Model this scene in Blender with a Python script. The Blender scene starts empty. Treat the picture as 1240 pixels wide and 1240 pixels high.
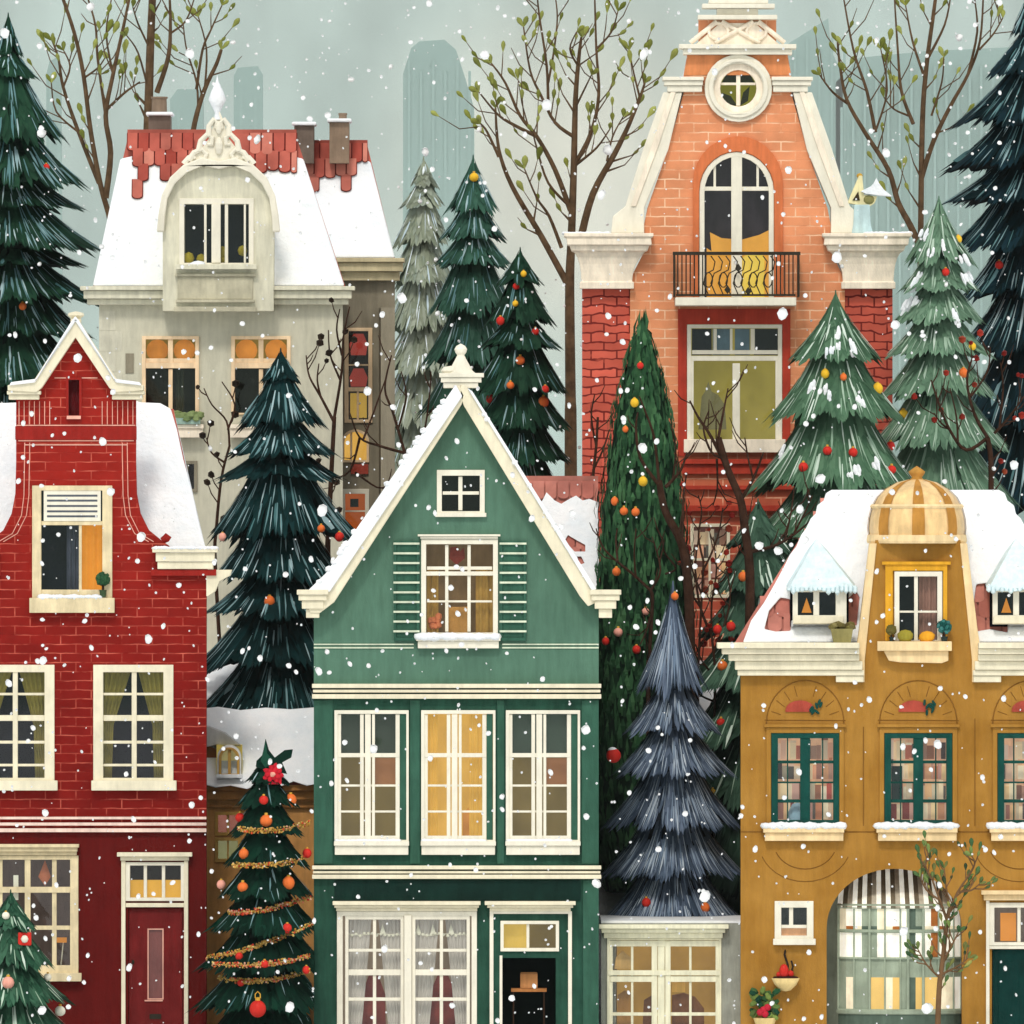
import bpy, bmesh, math, random
from mathutils import Vector
from mathutils.geometry import tessellate_polygon
random.seed(7)
R = math.radians
sc = bpy.context.scene
COL = sc.collection
# ------------------------------------------------------------------ camera, sky, sun, exposure
D = 240.0            # the painter's long view: a far camera with a long lens
S = 60.0             # pixels of the 1240 px picture per metre at the front facades (Y = 0)
CZ = (1290 - 620) / S
cam = bpy.data.objects.new('camera', bpy.data.cameras.new('camera'))
COL.objects.link(cam)
cam.location = (0, -D, CZ)
cam.rotation_euler = (R(90), 0, 0)
cam.data.sensor_width = 36
cam.data.lens = 36 * D / (1240 / S)
cam.data.clip_start = 1
cam.data.clip_end = 60000
sc.camera = cam
SUN_EL, SUN_AZ = R(47), R(-10)      # azimuth measured from the camera's side of the street, negative to the left
world = bpy.data.worlds.new('World')
sc.world = world
world.use_nodes = True
wt = world.node_tree
bg = wt.nodes['Background']
sky = wt.nodes.new('ShaderNodeTexSky')
sky.sky_type = 'NISHITA'
sky.sun_disc = False
sky.sun_elevation = SUN_EL
sky.sun_rotation = R(180) + SUN_AZ
sky.air_density = 1.0
sky.dust_density = 4.0
geo = wt.nodes.new('ShaderNodeTexCoord')
sep = wt.nodes.new('ShaderNodeSeparateXYZ')
wt.links.new(geo.outputs['Generated'], sep.inputs[0])
rmp = wt.nodes.new('ShaderNodeValToRGB')      # overcast: pale sea-green cloud low down, neutral white higher up
rmp.color_ramp.elements[0].position = 0.0
rmp.color_ramp.elements[0].color = (4.0, 5.25, 4.7, 1)
rmp.color_ramp.elements[1].position = 0.30
rmp.color_ramp.elements[1].color = (7.6, 7.7, 7.6, 1)
wt.links.new(sep.outputs['Z'], rmp.inputs[0])
# uneven cloud
mp = wt.nodes.new('ShaderNodeMapping')
mp.inputs['Scale'].default_value = (110, 1, 60)
wt.links.new(geo.outputs['Generated'], mp.inputs[0])
nz = wt.nodes.new('ShaderNodeTexNoise')
nz.inputs['Scale'].default_value = 1.0
nz.inputs['Detail'].default_value = 3
wt.links.new(mp.outputs[0], nz.inputs['Vector'])
nr = wt.nodes.new('ShaderNodeMapRange')
nr.inputs[1].default_value = 0.3; nr.inputs[2].default_value = 0.7
nr.inputs[3].default_value = 0.76; nr.inputs[4].default_value = 1.2
wt.links.new(nz.outputs[0], nr.inputs[0])
# a warm thin place in the cloud above the middle of the street
dv = wt.nodes.new('ShaderNodeVectorMath'); dv.operation = 'DISTANCE'
dv.inputs[1].default_value = Vector((0.0055, 1.0, 0.0275)).normalized()
wt.links.new(geo.outputs['Generated'], dv.inputs[0])
gl = wt.nodes.new('ShaderNodeMapRange'); gl.interpolation_type = 'SMOOTHSTEP'
gl.inputs[1].default_value = 0.002; gl.inputs[2].default_value = 0.022
gl.inputs[3].default_value = 1.0; gl.inputs[4].default_value = 0.0
wt.links.new(dv.outputs['Value'], gl.inputs[0])
warm = wt.nodes.new('ShaderNodeMix'); warm.data_type = 'RGBA'
warm.inputs[7].default_value = (7.4, 7.2, 6.0, 1)
wt.links.new(gl.outputs[0], warm.inputs[0]); wt.links.new(rmp.outputs[0], warm.inputs[6])
mul = wt.nodes.new('ShaderNodeMix'); mul.data_type = 'RGBA'; mul.blend_type = 'MULTIPLY'
mul.inputs[0].default_value = 1
wt.links.new(warm.outputs[2], mul.inputs[6]); wt.links.new(nr.outputs[0], mul.inputs[7])
mx = wt.nodes.new('ShaderNodeMix'); mx.data_type = 'RGBA'
mx.inputs[0].default_value = 0.85
wt.links.new(sky.outputs[0], mx.inputs[6]); wt.links.new(mul.outputs[2], mx.inputs[7])
wt.links.new(mx.outputs[2], bg.inputs[0])
bg.inputs[1].default_value = 0.125
sun = bpy.data.objects.new('sun', bpy.data.lights.new('sun', 'SUN'))
COL.objects.link(sun)
sun.data.energy = 1.4
sun.data.angle = R(10)
sun.data.color = (1.0, 0.95, 0.87)
_d = Vector((-math.sin(SUN_AZ) * math.cos(SUN_EL), math.cos(SUN_AZ) * math.cos(SUN_EL), -math.sin(SUN_EL)))
sun.rotation_euler = _d.to_track_quat('-Z', 'Y').to_euler()
sun.location = (-20, -40, 60)
sc.view_settings.view_transform = 'Standard'
sc.view_settings.look = 'None'
sc.view_settings.exposure = 0.08
sc.view_settings.gamma = 1
sc.cycles.max_bounces = 6
sc.cycles.diffuse_bounces = 3
sc.cycles.transparent_max_bounces = 12
sc.cycles.volume_bounces = 0
sc.cycles.use_denoising = True

# ------------------------------------------------------------------ helpers
def H(Y):                                     # the snowy rise behind the front row of houses
    t = min(1, max(0, (Y - 5) / 8)); t = t * t * (3 - 2 * t)
    u = min(1, max(0, (Y - 60) / 80)); u = u * u * (3 - 2 * u)
    return 8 * t * (1 - u)

class Plane:                                  # a facade plane: picture measures become metres at its own distance
    def __init__(s, Y): s.Y = Y; s.k = (D + Y) / D / S
    def x(s, px): return (px - 620) * s.k
    def z(s, py): return CZ + (620 - py) * s.k

ORG = {}
def tag(o, label=None, cat=None, group=None, kind=None):
    if label: o['label'] = label
    if cat: o['category'] = cat
    if group: o['group'] = group
    if kind: o['kind'] = kind
    return o
def thing(name, loc, label, cat, group=None):
    o = bpy.data.objects.new(name, None); COL.objects.link(o)
    o.location = loc; o.empty_display_size = .2
    ORG[o] = Vector(loc)
    return tag(o, label, cat, group)

class MB:
    def __init__(s, P=None): s.P = P; s.v = []; s.f = []; s.m = []
    def add(s, vs, fs, mi=0):
        n = len(s.v); s.v.extend(vs)
        for f in fs: s.f.append([i + n for i in f]); s.m.append(mi)
    def wbox(s, x0, x1, y0, y1, z0, z1, mi=0):
        s.add([(x0,y0,z0),(x1,y0,z0),(x1,y1,z0),(x0,y1,z0),(x0,y0,z1),(x1,y0,z1),(x1,y1,z1),(x0,y1,z1)],
              [(0,1,2,3),(4,5,6,7),(0,1,5,4),(1,2,6,5),(2,3,7,6),(3,0,4,7)], mi)
    def box(s, x0, y0, x1, y1, a, b, mi=0):
        P = s.P; s.wbox(P.x(x0), P.x(x1), P.Y + a, P.Y + b, P.z(y1), P.z(y0), mi); return s
    def quad(s, x0, y0, x1, y1, a, mi=0):
        P = s.P; X0, X1, Z0, Z1, Y = P.x(x0), P.x(x1), P.z(y1), P.z(y0), P.Y + a
        s.add([(X0,Y,Z0),(X1,Y,Z0),(X1,Y,Z1),(X0,Y,Z1)], [(0,1,2,3)], mi); return s
    def poly(s, pts, a, b, holes=(), slope=None, mi=0):
        P = s.P; loops = [list(pts)] + [list(h) for h in holes]
        flat = [q for l in loops for q in l]; n = len(flat)
        tri = tessellate_polygon([[Vector((q[0], -q[1], 0)) for q in l] for l in loops])
        def Y(q): return P.Y + ((P.z(q[1]) - P.z(slope[0])) * slope[1] if slope else 0)
        vs = [(P.x(q[0]), Y(q) + a, P.z(q[1])) for q in flat] + [(P.x(q[0]), Y(q) + b, P.z(q[1])) for q in flat]
        fs = [tuple(t) for t in tri] + [tuple(i + n for i in t) for t in tri]
        k = 0
        for l in loops:
            m = len(l)
            for i in range(m):
                j = (i + 1) % m
                fs.append((k + i, k + j, k + j + n, k + i + n))
            k += m
        s.add(vs, fs, mi); return s
    def loft(s, rows, b, mi=0):
        """a run moulding with a smooth profile: rows of (row, x0, x1, projection); b is the back"""
        P = s.P; n = len(rows); vs = []
        for y, x0, x1, pr in rows:
            vs += [(P.x(x0), P.Y + b, P.z(y)), (P.x(x0), P.Y - pr, P.z(y)), (P.x(x1), P.Y - pr, P.z(y)), (P.x(x1), P.Y + b, P.z(y))]
        fs = [(0, 1, 2, 3), tuple(4 * (n - 1) + i for i in range(4))]
        for i in range(n - 1):
            for j in range(4): fs.append((i * 4 + j, i * 4 + (j + 1) % 4, i * 4 + 4 + (j + 1) % 4, i * 4 + 4 + j))
        s.add(vs, fs, mi); return s
    def wtube(s, pts, rad, n=6, mi=0, cap=True):
        pts = [Vector(p) for p in pts]; vs = []; fs = []
        up = Vector((0.13, 1, 0.07)).normalized()
        for i, p in enumerate(pts):
            d = (pts[min(i + 1, len(pts) - 1)] - pts[max(i - 1, 0)])
            if d.length < 1e-9: d = Vector((0, 0, 1))
            d.normalize()
            u = d.cross(up)
            if u.length < .05: u = d.cross(Vector((1, 0, 0)))
            u.normalize(); w = d.cross(u)
            r = rad[i] if hasattr(rad, '__len__') else rad
            for k in range(n):
                t = 2 * math.pi * k / n
                vs.append(tuple(p + u * (r * math.cos(t)) + w * (r * math.sin(t))))
        for i in range(len(pts) - 1):
            for k in range(n):
                k2 = (k + 1) % n
                fs.append((i * n + k, i * n + k2, (i + 1) * n + k2, (i + 1) * n + k))
        if cap: fs.append(tuple(range(n))); fs.append(tuple(range((len(pts) - 1) * n, len(pts) * n)))
        s.add(vs, fs, mi); return s
    def tube(s, pts, rad, a=0, n=6, mi=0):     # picture points (px, py[, dy]) and radii in px
        P = s.P
        w = [(P.x(q[0]), P.Y + a + (q[2] if len(q) > 2 else 0), P.z(q[1])) for q in pts]
        r = [x * P.k for x in rad] if hasattr(rad, '__len__') else rad * P.k
        return s.wtube(w, r, n, mi)
    def lathe(s, cx, cy, prof, n=16, mi=0, a0=0, a1=2 * math.pi, sx=1, sy=1):
        vs = []; fs = []; full = abs(a1 - a0 - 2 * math.pi) < 1e-6; m = n if full else n + 1
        for r, z in prof:
            for k in range(m):
                t = a0 + (a1 - a0) * k / n
                vs.append((cx + sx * r * math.cos(t), cy + sy * r * math.sin(t), z))
        for i in range(len(prof) - 1):
            for k in range(n):
                k2 = (k + 1) % m
                fs.append((i * m + k, i * m + k2, (i + 1) * m + k2, (i + 1) * m + k))
        s.add(vs, fs, mi); return s
    def ell(s, c, r, n=8, mi=0, rot=0.0, jit=0.0):
        rx, ry, rz = r if hasattr(r, '__len__') else (r, r, r)
        vs = [(0, 0, rz)]; fs = []; h = max(3, n // 2); ca, sa = math.cos(rot), math.sin(rot)
        for i in range(1, h):
            t = math.pi * i / h
            for k in range(n):
                p = 2 * math.pi * k / n
                j = 1 + random.uniform(-jit, jit)
                vs.append((rx * j * math.sin(t) * math.cos(p), ry * j * math.sin(t) * math.sin(p), rz * j * math.cos(t)))
        vs.append((0, 0, -rz)); L = len(vs) - 1
        for k in range(n):
            k2 = (k + 1) % n
            fs.append((0, 1 + k, 1 + k2)); fs.append((L, L - n + k, L - n + k2))
        for i in range(h - 2):
            for k in range(n):
                k2 = (k + 1) % n
                fs.append((1 + i * n + k, 1 + i * n + k2, 1 + (i + 1) * n + k2, 1 + (i + 1) * n + k))
        s.add([(c[0] + x * ca + z * sa, c[1] + y, c[2] - x * sa + z * ca) for x, y, z in vs], fs, mi); return s
    def build(s, name, mat, parent=None, bevel=0, smooth=False, loc=None, fix=True):
        o0 = ORG[parent] if parent is not None else Vector(loc) if loc is not None else Vector((0, 0, 0))
        me = bpy.data.meshes.new(name)
        me.from_pydata([(x - o0.x, y - o0.y, z - o0.z) for x, y, z in s.v], [], s.f)
        for m in (mat if isinstance(mat, (list, tuple)) else [mat]): me.materials.append(m)
        me.polygons.foreach_set('material_index', s.m)
        if fix:
            bm = bmesh.new(); bm.from_mesh(me)
            bmesh.ops.recalc_face_normals(bm, faces=bm.faces); bm.to_mesh(me); bm.free()
        if smooth: me.polygons.foreach_set('use_smooth', [True] * len(me.polygons))
        me.update()
        o = bpy.data.objects.new(name, me); COL.objects.link(o)
        if parent is not None: o.parent = parent
        elif loc is not None: o.location = loc
        ORG[o] = o0
        if bevel:
            b = o.modifiers.new('bevel', 'BEVEL'); b.width = bevel; b.segments = 2; b.limit_method = 'ANGLE'; b.angle_limit = R(40)
        return o

# ------------------------------------------------------------------ materials
def lin(c):
    return tuple((x / 255 / 12.92 if x / 255 <= .04045 else ((x / 255 + .055) / 1.055) ** 2.4) for x in c)
MATS = {}
def base(name):
    m = bpy.data.materials.new(name); m.use_nodes = True
    nt = m.node_tree; return m, nt, nt.nodes['Principled BSDF'], nt.links
def mixc(nt, fac, a, b, blend='MIX'):
    n = nt.nodes.new('ShaderNodeMix'); n.data_type = 'RGBA'; n.blend_type = blend
    for i, v in ((0, fac), (6, a), (7, b)):
        if hasattr(v, 'is_output'): nt.links.new(v, n.inputs[i])
        elif i == 0: n.inputs[0].default_value = v
        else: n.inputs[i].default_value = (*v[:3], 1)
    return n.outputs[2]
def noise(nt, vec, scale, detail=4, sc3=None, lo=.35, hi=.65, rough=.6):
    n = nt.nodes.new('ShaderNodeTexNoise'); n.inputs['Scale'].default_value = scale
    n.inputs['Detail'].default_value = detail; n.inputs['Roughness'].default_value = rough
    if sc3:
        m = nt.nodes.new('ShaderNodeMapping'); m.inputs['Scale'].default_value = sc3
        nt.links.new(vec, m.inputs[0]); vec = m.outputs[0]
    nt.links.new(vec, n.inputs['Vector'])
    r = nt.nodes.new('ShaderNodeMapRange'); r.inputs[1].default_value = lo; r.inputs[2].default_value = hi
    nt.links.new(n.outputs[0], r.inputs[0]); return r.outputs[0]
def bump(nt, b, h, strength, dist=.02):
    n = nt.nodes.new('ShaderNodeBump'); n.inputs['Strength'].default_value = strength; n.inputs['Distance'].default_value = dist
    nt.links.new(h, n.inputs['Height']); nt.links.new(n.outputs[0], b.inputs['Normal'])
def sh(c, k): return tuple(min(1, x * k) for x in c)
def paint(name, col, rough=.65, var=.14, scale=2.2, streak=.10, bmp=.25, emit=0, spec=.06, alt=None, wear=.16):
    """brushed paint or plaster: broad patches, upright strokes, fine grain"""
    if name in MATS: return MATS[name]
    m, nt, b, L = base(name); c = lin(col)
    tc = nt.nodes.new('ShaderNodeTexCoord').outputs['Object']
    n1 = noise(nt, tc, scale, 5)
    c1 = mixc(nt, n1, sh(c, 1 - var), lin(alt) if alt else sh(c, 1 + var))
    n2 = noise(nt, tc, 6, 3, (1.4, 1.4, .22))
    c2 = mixc(nt, n2, sh((1, 1, 1), 1 - streak), (1 + streak, 1 + streak, 1 + streak))
    c3 = mixc(nt, 1.0, c1, c2, 'MULTIPLY')
    n3 = noise(nt, tc, 1.1, 6, (1, 1, .35), .56, .74)          # old damp and soot, in patches
    c3 = mixc(nt, 1.0, c3, mixc(nt, n3, (1, 1, 1), (1 - wear, 1 - wear, 1 - wear * 1.1)), 'MULTIPLY')
    L.new(c3, b.inputs['Base Color'])
    b.inputs['Roughness'].default_value = rough
    b.inputs['Specular IOR Level'].default_value = spec
    if bmp: bump(nt, b, noise(nt, tc, 30, 5, (1, 1, .5)), bmp, .01)
    if emit:
        L.new(c3, b.inputs['Emission Color']); b.inputs['Emission Strength'].default_value = emit
    MATS[name] = m; return m
def brick(name, c_lo, c_hi, mortar, bw=.36, bh=.11, ms=.012, z0=0, z1=1, show=(.42, .6), var=.12, wobble=.05, wsc=3.0):
    """brickwork with worn, partly filled joints; fired darker in the lower courses (z0..z1, metres)"""
    m, nt, b, L = base(name)
    tc = nt.nodes.new('ShaderNodeTexCoord').outputs['Object']
    sp = nt.nodes.new('ShaderNodeSeparateXYZ'); L.new(tc, sp.inputs[0])
    ad = nt.nodes.new('ShaderNodeMath'); ad.operation = 'ADD'; L.new(sp.outputs[0], ad.inputs[0]); L.new(sp.outputs[1], ad.inputs[1])
    wob = noise(nt, tc, wsc, 2, None, 0, 1)
    wm = nt.nodes.new('ShaderNodeMath'); wm.operation = 'MULTIPLY_ADD'; L.new(wob, wm.inputs[0]); wm.inputs[1].default_value = wobble; L.new(sp.outputs[2], wm.inputs[2])
    cb = nt.nodes.new('ShaderNodeCombineXYZ'); L.new(ad.outputs[0], cb.inputs[0]); L.new(wm.outputs[0], cb.inputs[1])
    bt = nt.nodes.new('ShaderNodeTexBrick')
    bt.inputs['Scale'].default_value = 1; bt.inputs['Brick Width'].default_value = bw; bt.inputs['Row Height'].default_value = bh
    bt.inputs['Mortar Size'].default_value = ms; bt.inputs['Mortar Smooth'].default_value = .3
    bt.inputs['Color1'].default_value = (1 - var, 1 - var, 1 - var, 1); bt.inputs['Color2'].default_value = (1 + var, 1 + var, 1 + var, 1)
    bt.inputs['Mortar'].default_value = (1, 1, 1, 1)
    L.new(cb.outputs[0], bt.inputs['Vector'])
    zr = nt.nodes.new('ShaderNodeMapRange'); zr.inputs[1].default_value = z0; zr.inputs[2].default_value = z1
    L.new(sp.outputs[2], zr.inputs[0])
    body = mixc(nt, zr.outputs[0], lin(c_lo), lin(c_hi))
    patch = noise(nt, tc, 1.3, 4)
    pm = mixc(nt, patch, (.86, .86, .86), (1.12, 1.12, 1.12))
    body = mixc(nt, 1.0, body, pm, 'MULTIPLY')
    body = mixc(nt, 1.0, body, bt.outputs['Color'], 'MULTIPLY')
    sw = noise(nt, tc, 1.7, 4, (1, 1, 1.6), *show)
    mm = nt.nodes.new('ShaderNodeMath'); mm.operation = 'MULTIPLY'; L.new(bt.outputs['Fac'], mm.inputs[0]); L.new(sw, mm.inputs[1])
    L.new(mixc(nt, mm.outputs[0], body, lin(mortar)), b.inputs['Base Color'])
    b.inputs['Roughness'].default_value = .8; b.inputs['Specular IOR Level'].default_value = .06
    inv = nt.nodes.new('ShaderNodeMath'); inv.operation = 'SUBTRACT'; inv.inputs[0].default_value = 1; L.new(bt.outputs['Fac'], inv.inputs[1])
    bump(nt, b, inv.outputs[0], .5, .01)
    MATS[name] = m; return m
def island(name, cols, rough=.7, spec=.05, var=.25, nsc=1.2, emit=0):
    """many small pieces, each its own tint out of cols"""
    if name in MATS: return MATS[name]
    m, nt, b, L = base(name)
    g = nt.nodes.new('ShaderNodeNewGeometry')
    r = nt.nodes.new('ShaderNodeValToRGB'); el = r.color_ramp.elements
    for i, c in enumerate(cols):
        e = el[i] if i < 2 else el.new(1)
        e.position = i / (len(cols) - 1)
    for i, c in enumerate(cols):
        el[i].position = i / (len(cols) - 1); el[i].color = (*lin(c), 1)
    L.new(g.outputs['Random Per Island'], r.inputs[0])
    tc = nt.nodes.new('ShaderNodeTexCoord').outputs['Object']
    n1 = noise(nt, tc, nsc, 4)
    k = mixc(nt, n1, (1 - var,) * 3, (1 + var,) * 3)
    L.new(mixc(nt, 1.0, r.outputs[0], k, 'MULTIPLY'), b.inputs['Base Color'])
    if emit: L.new(r.outputs[0], b.inputs['Emission Color']); b.inputs['Emission Strength'].default_value = emit
    b.inputs['Roughness'].default_value = rough; b.inputs['Specular IOR Level'].default_value = spec
    MATS[name] = m; return m
def glow(name, col, k=1.0, var=.2):
    m, nt, b, L = base(name); c = lin(col)
    tc = nt.nodes.new('ShaderNodeTexCoord').outputs['Object']
    n1 = noise(nt, tc, 1.6, 4, (1, 1, .7))
    cc = mixc(nt, n1, sh(c, 1 - var), sh(c, 1 + var * .6))
    b.inputs['Base Color'].default_value = (*sh(c, .5), 1)
    L.new(cc, b.inputs['Emission Color']); b.inputs['Emission Strength'].default_value = k * GE
    b.inputs['Roughness'].default_value = .9
    MATS[name] = m; return m
GE = .62
def books(name, cols, w=.16, h=.3):
    m, nt, b, L = base(name)
    tc = nt.nodes.new('ShaderNodeTexCoord').outputs['Object']
    v = nt.nodes.new('ShaderNodeTexVoronoi'); v.inputs['Scale'].default_value = 1; v.distance = 'CHEBYCHEV'
    mpn = nt.nodes.new('ShaderNodeMapping'); mpn.inputs['Scale'].default_value = (1 / w, 0.01, 1 / h); L.new(tc, mpn.inputs[0]); L.new(mpn.outputs[0], v.inputs['Vector'])
    sp = nt.nodes.new('ShaderNodeSeparateColor'); L.new(v.outputs['Color'], sp.inputs[0])
    r = nt.nodes.new('ShaderNodeValToRGB'); r.color_ramp.interpolation = 'CONSTANT'; el = r.color_ramp.elements
    for i in range(len(cols) - 2): el.new(.5)
    for i, c in enumerate(cols): el[i].position = i / len(cols); el[i].color = (*lin(c), 1)
    L.new(sp.outputs[0], r.inputs[0]); L.new(r.outputs[0], b.inputs['Base Color'])
    L.new(r.outputs[0], b.inputs['Emission Color']); b.inputs['Emission Strength'].default_value = .42 * GE / .62
    b.inputs['Roughness'].default_value = .8
    MATS[name] = m; return m
def make_glass():
    m = bpy.data.materials.new('window_glass'); m.use_nodes = True; nt = m.node_tree; nt.nodes.remove(nt.nodes['Principled BSDF'])
    t = nt.nodes.new('ShaderNodeBsdfTransparent'); t.inputs[0].default_value = (.93, .96, .95, 1)
    g = nt.nodes.new('ShaderNodeBsdfGlossy'); g.inputs['Roughness'].default_value = .03
    x = nt.nodes.new('ShaderNodeMixShader'); x.inputs[0].default_value = .045
    nt.links.new(t.outputs[0], x.inputs[1]); nt.links.new(g.outputs[0], x.inputs[2])
    nt.links.new(x.outputs[0], nt.nodes['Material Output'].inputs[0]); return m
GLASS = make_glass()
def make_snow():
    m, nt, b, L = base('snow'); tc = nt.nodes.new('ShaderNodeTexCoord').outputs['Object']
    n1 = noise(nt, tc, 1.4, 5)
    L.new(mixc(nt, n1, (.80, .84, .88), (.93, .93, .94)), b.inputs['Base Color'])
    b.inputs['Roughness'].default_value = .75; b.inputs['Specular IOR Level'].default_value = .2
    bump(nt, b, noise(nt, tc, 5, 6), .35, .05); return m
SNOW = make_snow()
CREAM = paint('cream_trim', (230, 221, 194), var=.08, streak=.05)
TAN = paint('tan_trim', (220, 203, 165), var=.12)
WHITE = paint('white_trim', (232, 226, 208), var=.05, streak=.04)
IVORY = paint('ivory_stone', (243, 229, 208), var=.10)
DARK = paint('dark_room', (22, 24, 30), rough=.9, bmp=0)
NAVY = paint('navy_room', (20, 25, 38), rough=.9, bmp=0)
OLIVED = paint('olive_room', (42, 42, 34), rough=.9, bmp=0)
BROWNR = paint('brown_room', (118, 92, 62), rough=.9, bmp=0, emit=.35)
GREYR = paint('grey_room', (150, 140, 128), rough=.9, bmp=0, emit=.12)
YEL = glow('lamplit_room', (226, 180, 84), 1.0)
OLIVEG = glow('olive_lamplit_room', (166, 150, 66), .9)
AMBER = glow('amber_lamplight', (224, 140, 44), 1.0)
DIM = glow('dim_lamplit_room', (132, 112, 62), .85)
IRON = paint('iron', (52, 48, 40), rough=.5, bmp=0)
GEO_BARK = paint('bark', (92, 72, 52), rough=.9, var=.3, scale=5, bmp=.6)
DARKBARK = paint('dark_bark', (58, 38, 28), rough=.9, var=.3, scale=5, bmp=.6)
TILES = island('red_roof_tiles', [(150, 62, 52), (170, 84, 72), (196, 124, 108), (158, 72, 62), (180, 96, 82)], var=.22)
TILED = paint('tile_bed', (104, 34, 30), var=.2)
SHELFM = island('shelf_goods', [(226, 190, 164), (120, 44, 40), (238, 218, 184), (52, 50, 52), (214, 136, 96), (242, 232, 212), (176, 80, 68), (234, 200, 146), (240, 226, 204)], var=.1, emit=.3)
PINKT = island('pink_roof_tiles', [(176, 104, 92), (196, 128, 114), (160, 88, 80)], var=.2)

# ------------------------------------------------------------------ house helpers
def rc(x0, y0, x1, y1): return [(x0, y1), (x1, y1), (x1, y0), (x0, y0)]
def arch(x0, x1, ytop, yspr, ybot, n=14):
    cx, rx = (x0 + x1) / 2, (x1 - x0) / 2
    return [(x0, ybot), (x1, ybot)] + [(cx + rx * math.cos(math.pi * i / n), yspr - (yspr - ytop) * math.sin(math.pi * i / n)) for i in range(n + 1)]
def steps(mb, x0, x1, rows, b=.0):
    """a stepped moulding: rows of (y0, y1, projection in metres, overhang at the ends in px)"""
    for y0, y1, pr, ov in rows: mb.box(x0 - ov, y0, x1 + ov, y1, -pr, b)
def window(P, parent, holes, out, inn, fm, bars=(), room=DARK, a=-.05, depth=.6, sill=None, sm=None, name='window', snow=None, back=None, glass=True, gy=.05):
    """out, inn: outlines (px) of the casing; bars: (x0,y0,x1,y1) boxes in px; room: material of the room behind"""
    f = MB(P).poly(out, a, .14, [inn])
    for i, q in enumerate(bars): f.box(q[0], q[1], q[2], q[3], gy - .045 - (q[4] if len(q) > 4 else 0) - i * .0011, gy + .045 + i * .0011)
    w = f.build(name, fm, parent, bevel=.008)
    cx = sum(q[0] for q in out) / len(out); cy = sum(q[1] for q in out) / len(out)
    holes.append([((q[0] + p[0]) / 2, (q[1] + p[1]) / 2) for q, p in zip(out, inn)])
    xs = [q[0] for q in out]; ys = [q[1] for q in out]
    if glass:
        n = len(inn); g = MB(P); tri = tessellate_polygon([[Vector((q[0], -q[1], 0)) for q in inn]])
        g.add([(P.x(q[0]), P.Y + gy, P.z(q[1])) for q in inn], [tuple(t) for t in tri])
        g.build('pane', GLASS, w)
    r = MB(P); X0, X1, Y0, Y1 = P.x(min(xs) - 3), P.x(max(xs) + 3), P.Y + a + .192, P.Y + a + .192 + depth
    Z0, Z1 = P.z(max(ys) + 3), P.z(min(ys) - 3)
    vs = [(X0,Y0,Z0),(X1,Y0,Z0),(X1,Y0,Z1),(X0,Y0,Z1),(X0,Y1,Z0),(X1,Y1,Z0),(X1,Y1,Z1),(X0,Y1,Z1)]
    r.add(vs, [(4,5,6,7)], 1 if back else 0); r.add(vs, [(0,1,5,4),(1,2,6,5),(2,3,7,6),(3,0,4,7)])
    r.build('room', [room, back] if back else room, w)
    if sill:
        s = MB(P)
        for q in sill: s.box(q[0], q[1], q[2], q[3], -q[4], a - .002 if len(q) < 6 else q[5])
        s.build('sill', sm or fm, w, bevel=.01)
    if snow: snowline(P, w, *snow)
    return w
def snowline(P, parent, x0, x1, y, h, out=.16, a=-.02):
    mb = MB(P); x = x0
    while x < x1:
        r = random.uniform(.7, 1.3) * h
        mb.ell((P.x(x), P.Y - out / 2 + a, P.z(y)), (r * 1.7 * P.k, out * .55, r * P.k), 8, jit=.12)
        x += r * 1.15
    return mb.build('snow', SNOW, parent, smooth=True)
def curtain(P, w, x0, y0, x1, y1, mat, dep=.22, n=5, name='curtain', pts=None):
    mb = MB(P); m = 24; vs = []; fs = []
    for i in range(m + 1):
        t = i / m; yy = P.Y + dep + .03 * math.sin(t * n * 2 * math.pi)
        xt = x0 + (x1 - x0) * t
        if pts: xb = pts[0] + (pts[1] - pts[0]) * t; xm = pts[2] + (pts[3] - pts[2]) * t if len(pts) > 2 else (xt + xb) / 2
        else: xb = xm = xt
        for xx, zz in ((xt, y0), (xm, (y0 + y1) / 2), (xb, y1)): vs.append((P.x(xx), yy, P.z(zz)))
    for i in range(m):
        for j in range(2): fs.append((i * 3 + j, (i + 1) * 3 + j, (i + 1) * 3 + j + 1, i * 3 + j + 1))
    mb.add(vs, fs); return mb.build(name, mat, w, smooth=True)
def tiles(mb, x0, x1, y0, y1, w, h, slope, a, edge=None, bed=False):
    """courses of round-ended tiles lying on a slope, top course last"""
    ny = max(1, round((y1 - y0) / h)); rows = []
    for j in range(ny - 1, -1, -1):
        x = x0 - (w / 2 if j % 2 else 0); yt = y0 + j * h
        while x < x1 - w * .3:
            yb = yt + h * random.uniform(1.05, 1.25)
            if (edge is None or edge(x + w / 2, yt)):
                xa, xb = x + .06 * w, x + .94 * w
                if xa < x0: xa = x0
                if xb > x1: xb = x1
                if xb - xa > w * .3:
                    c = (xa + xb) / 2; rr = (xb - xa) / 2
                    pts = [(xa, yt), (xa, yb - rr * .6)] + [(c - rr * math.cos(math.pi * i / 6), yb - rr * .6 + rr * .6 * math.sin(math.pi * i / 6)) for i in range(1, 6)] + [(xb, yb - rr * .6), (xb, yt)]
                    o = a - .02 - .02 * (ny - j) / ny - random.uniform(0, .015)
                    mb.poly(pts, o - .025, o, slope=slope)
                    if bed:
                        g = w * .09; q = [(c + (x_ - c) * 1.18, y_ + (g if y_ > yt + 1 else 0)) for x_, y_ in pts]
                        mb.poly(q, o + .003, o + .012, slope=slope, mi=1)
            x += w
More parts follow.
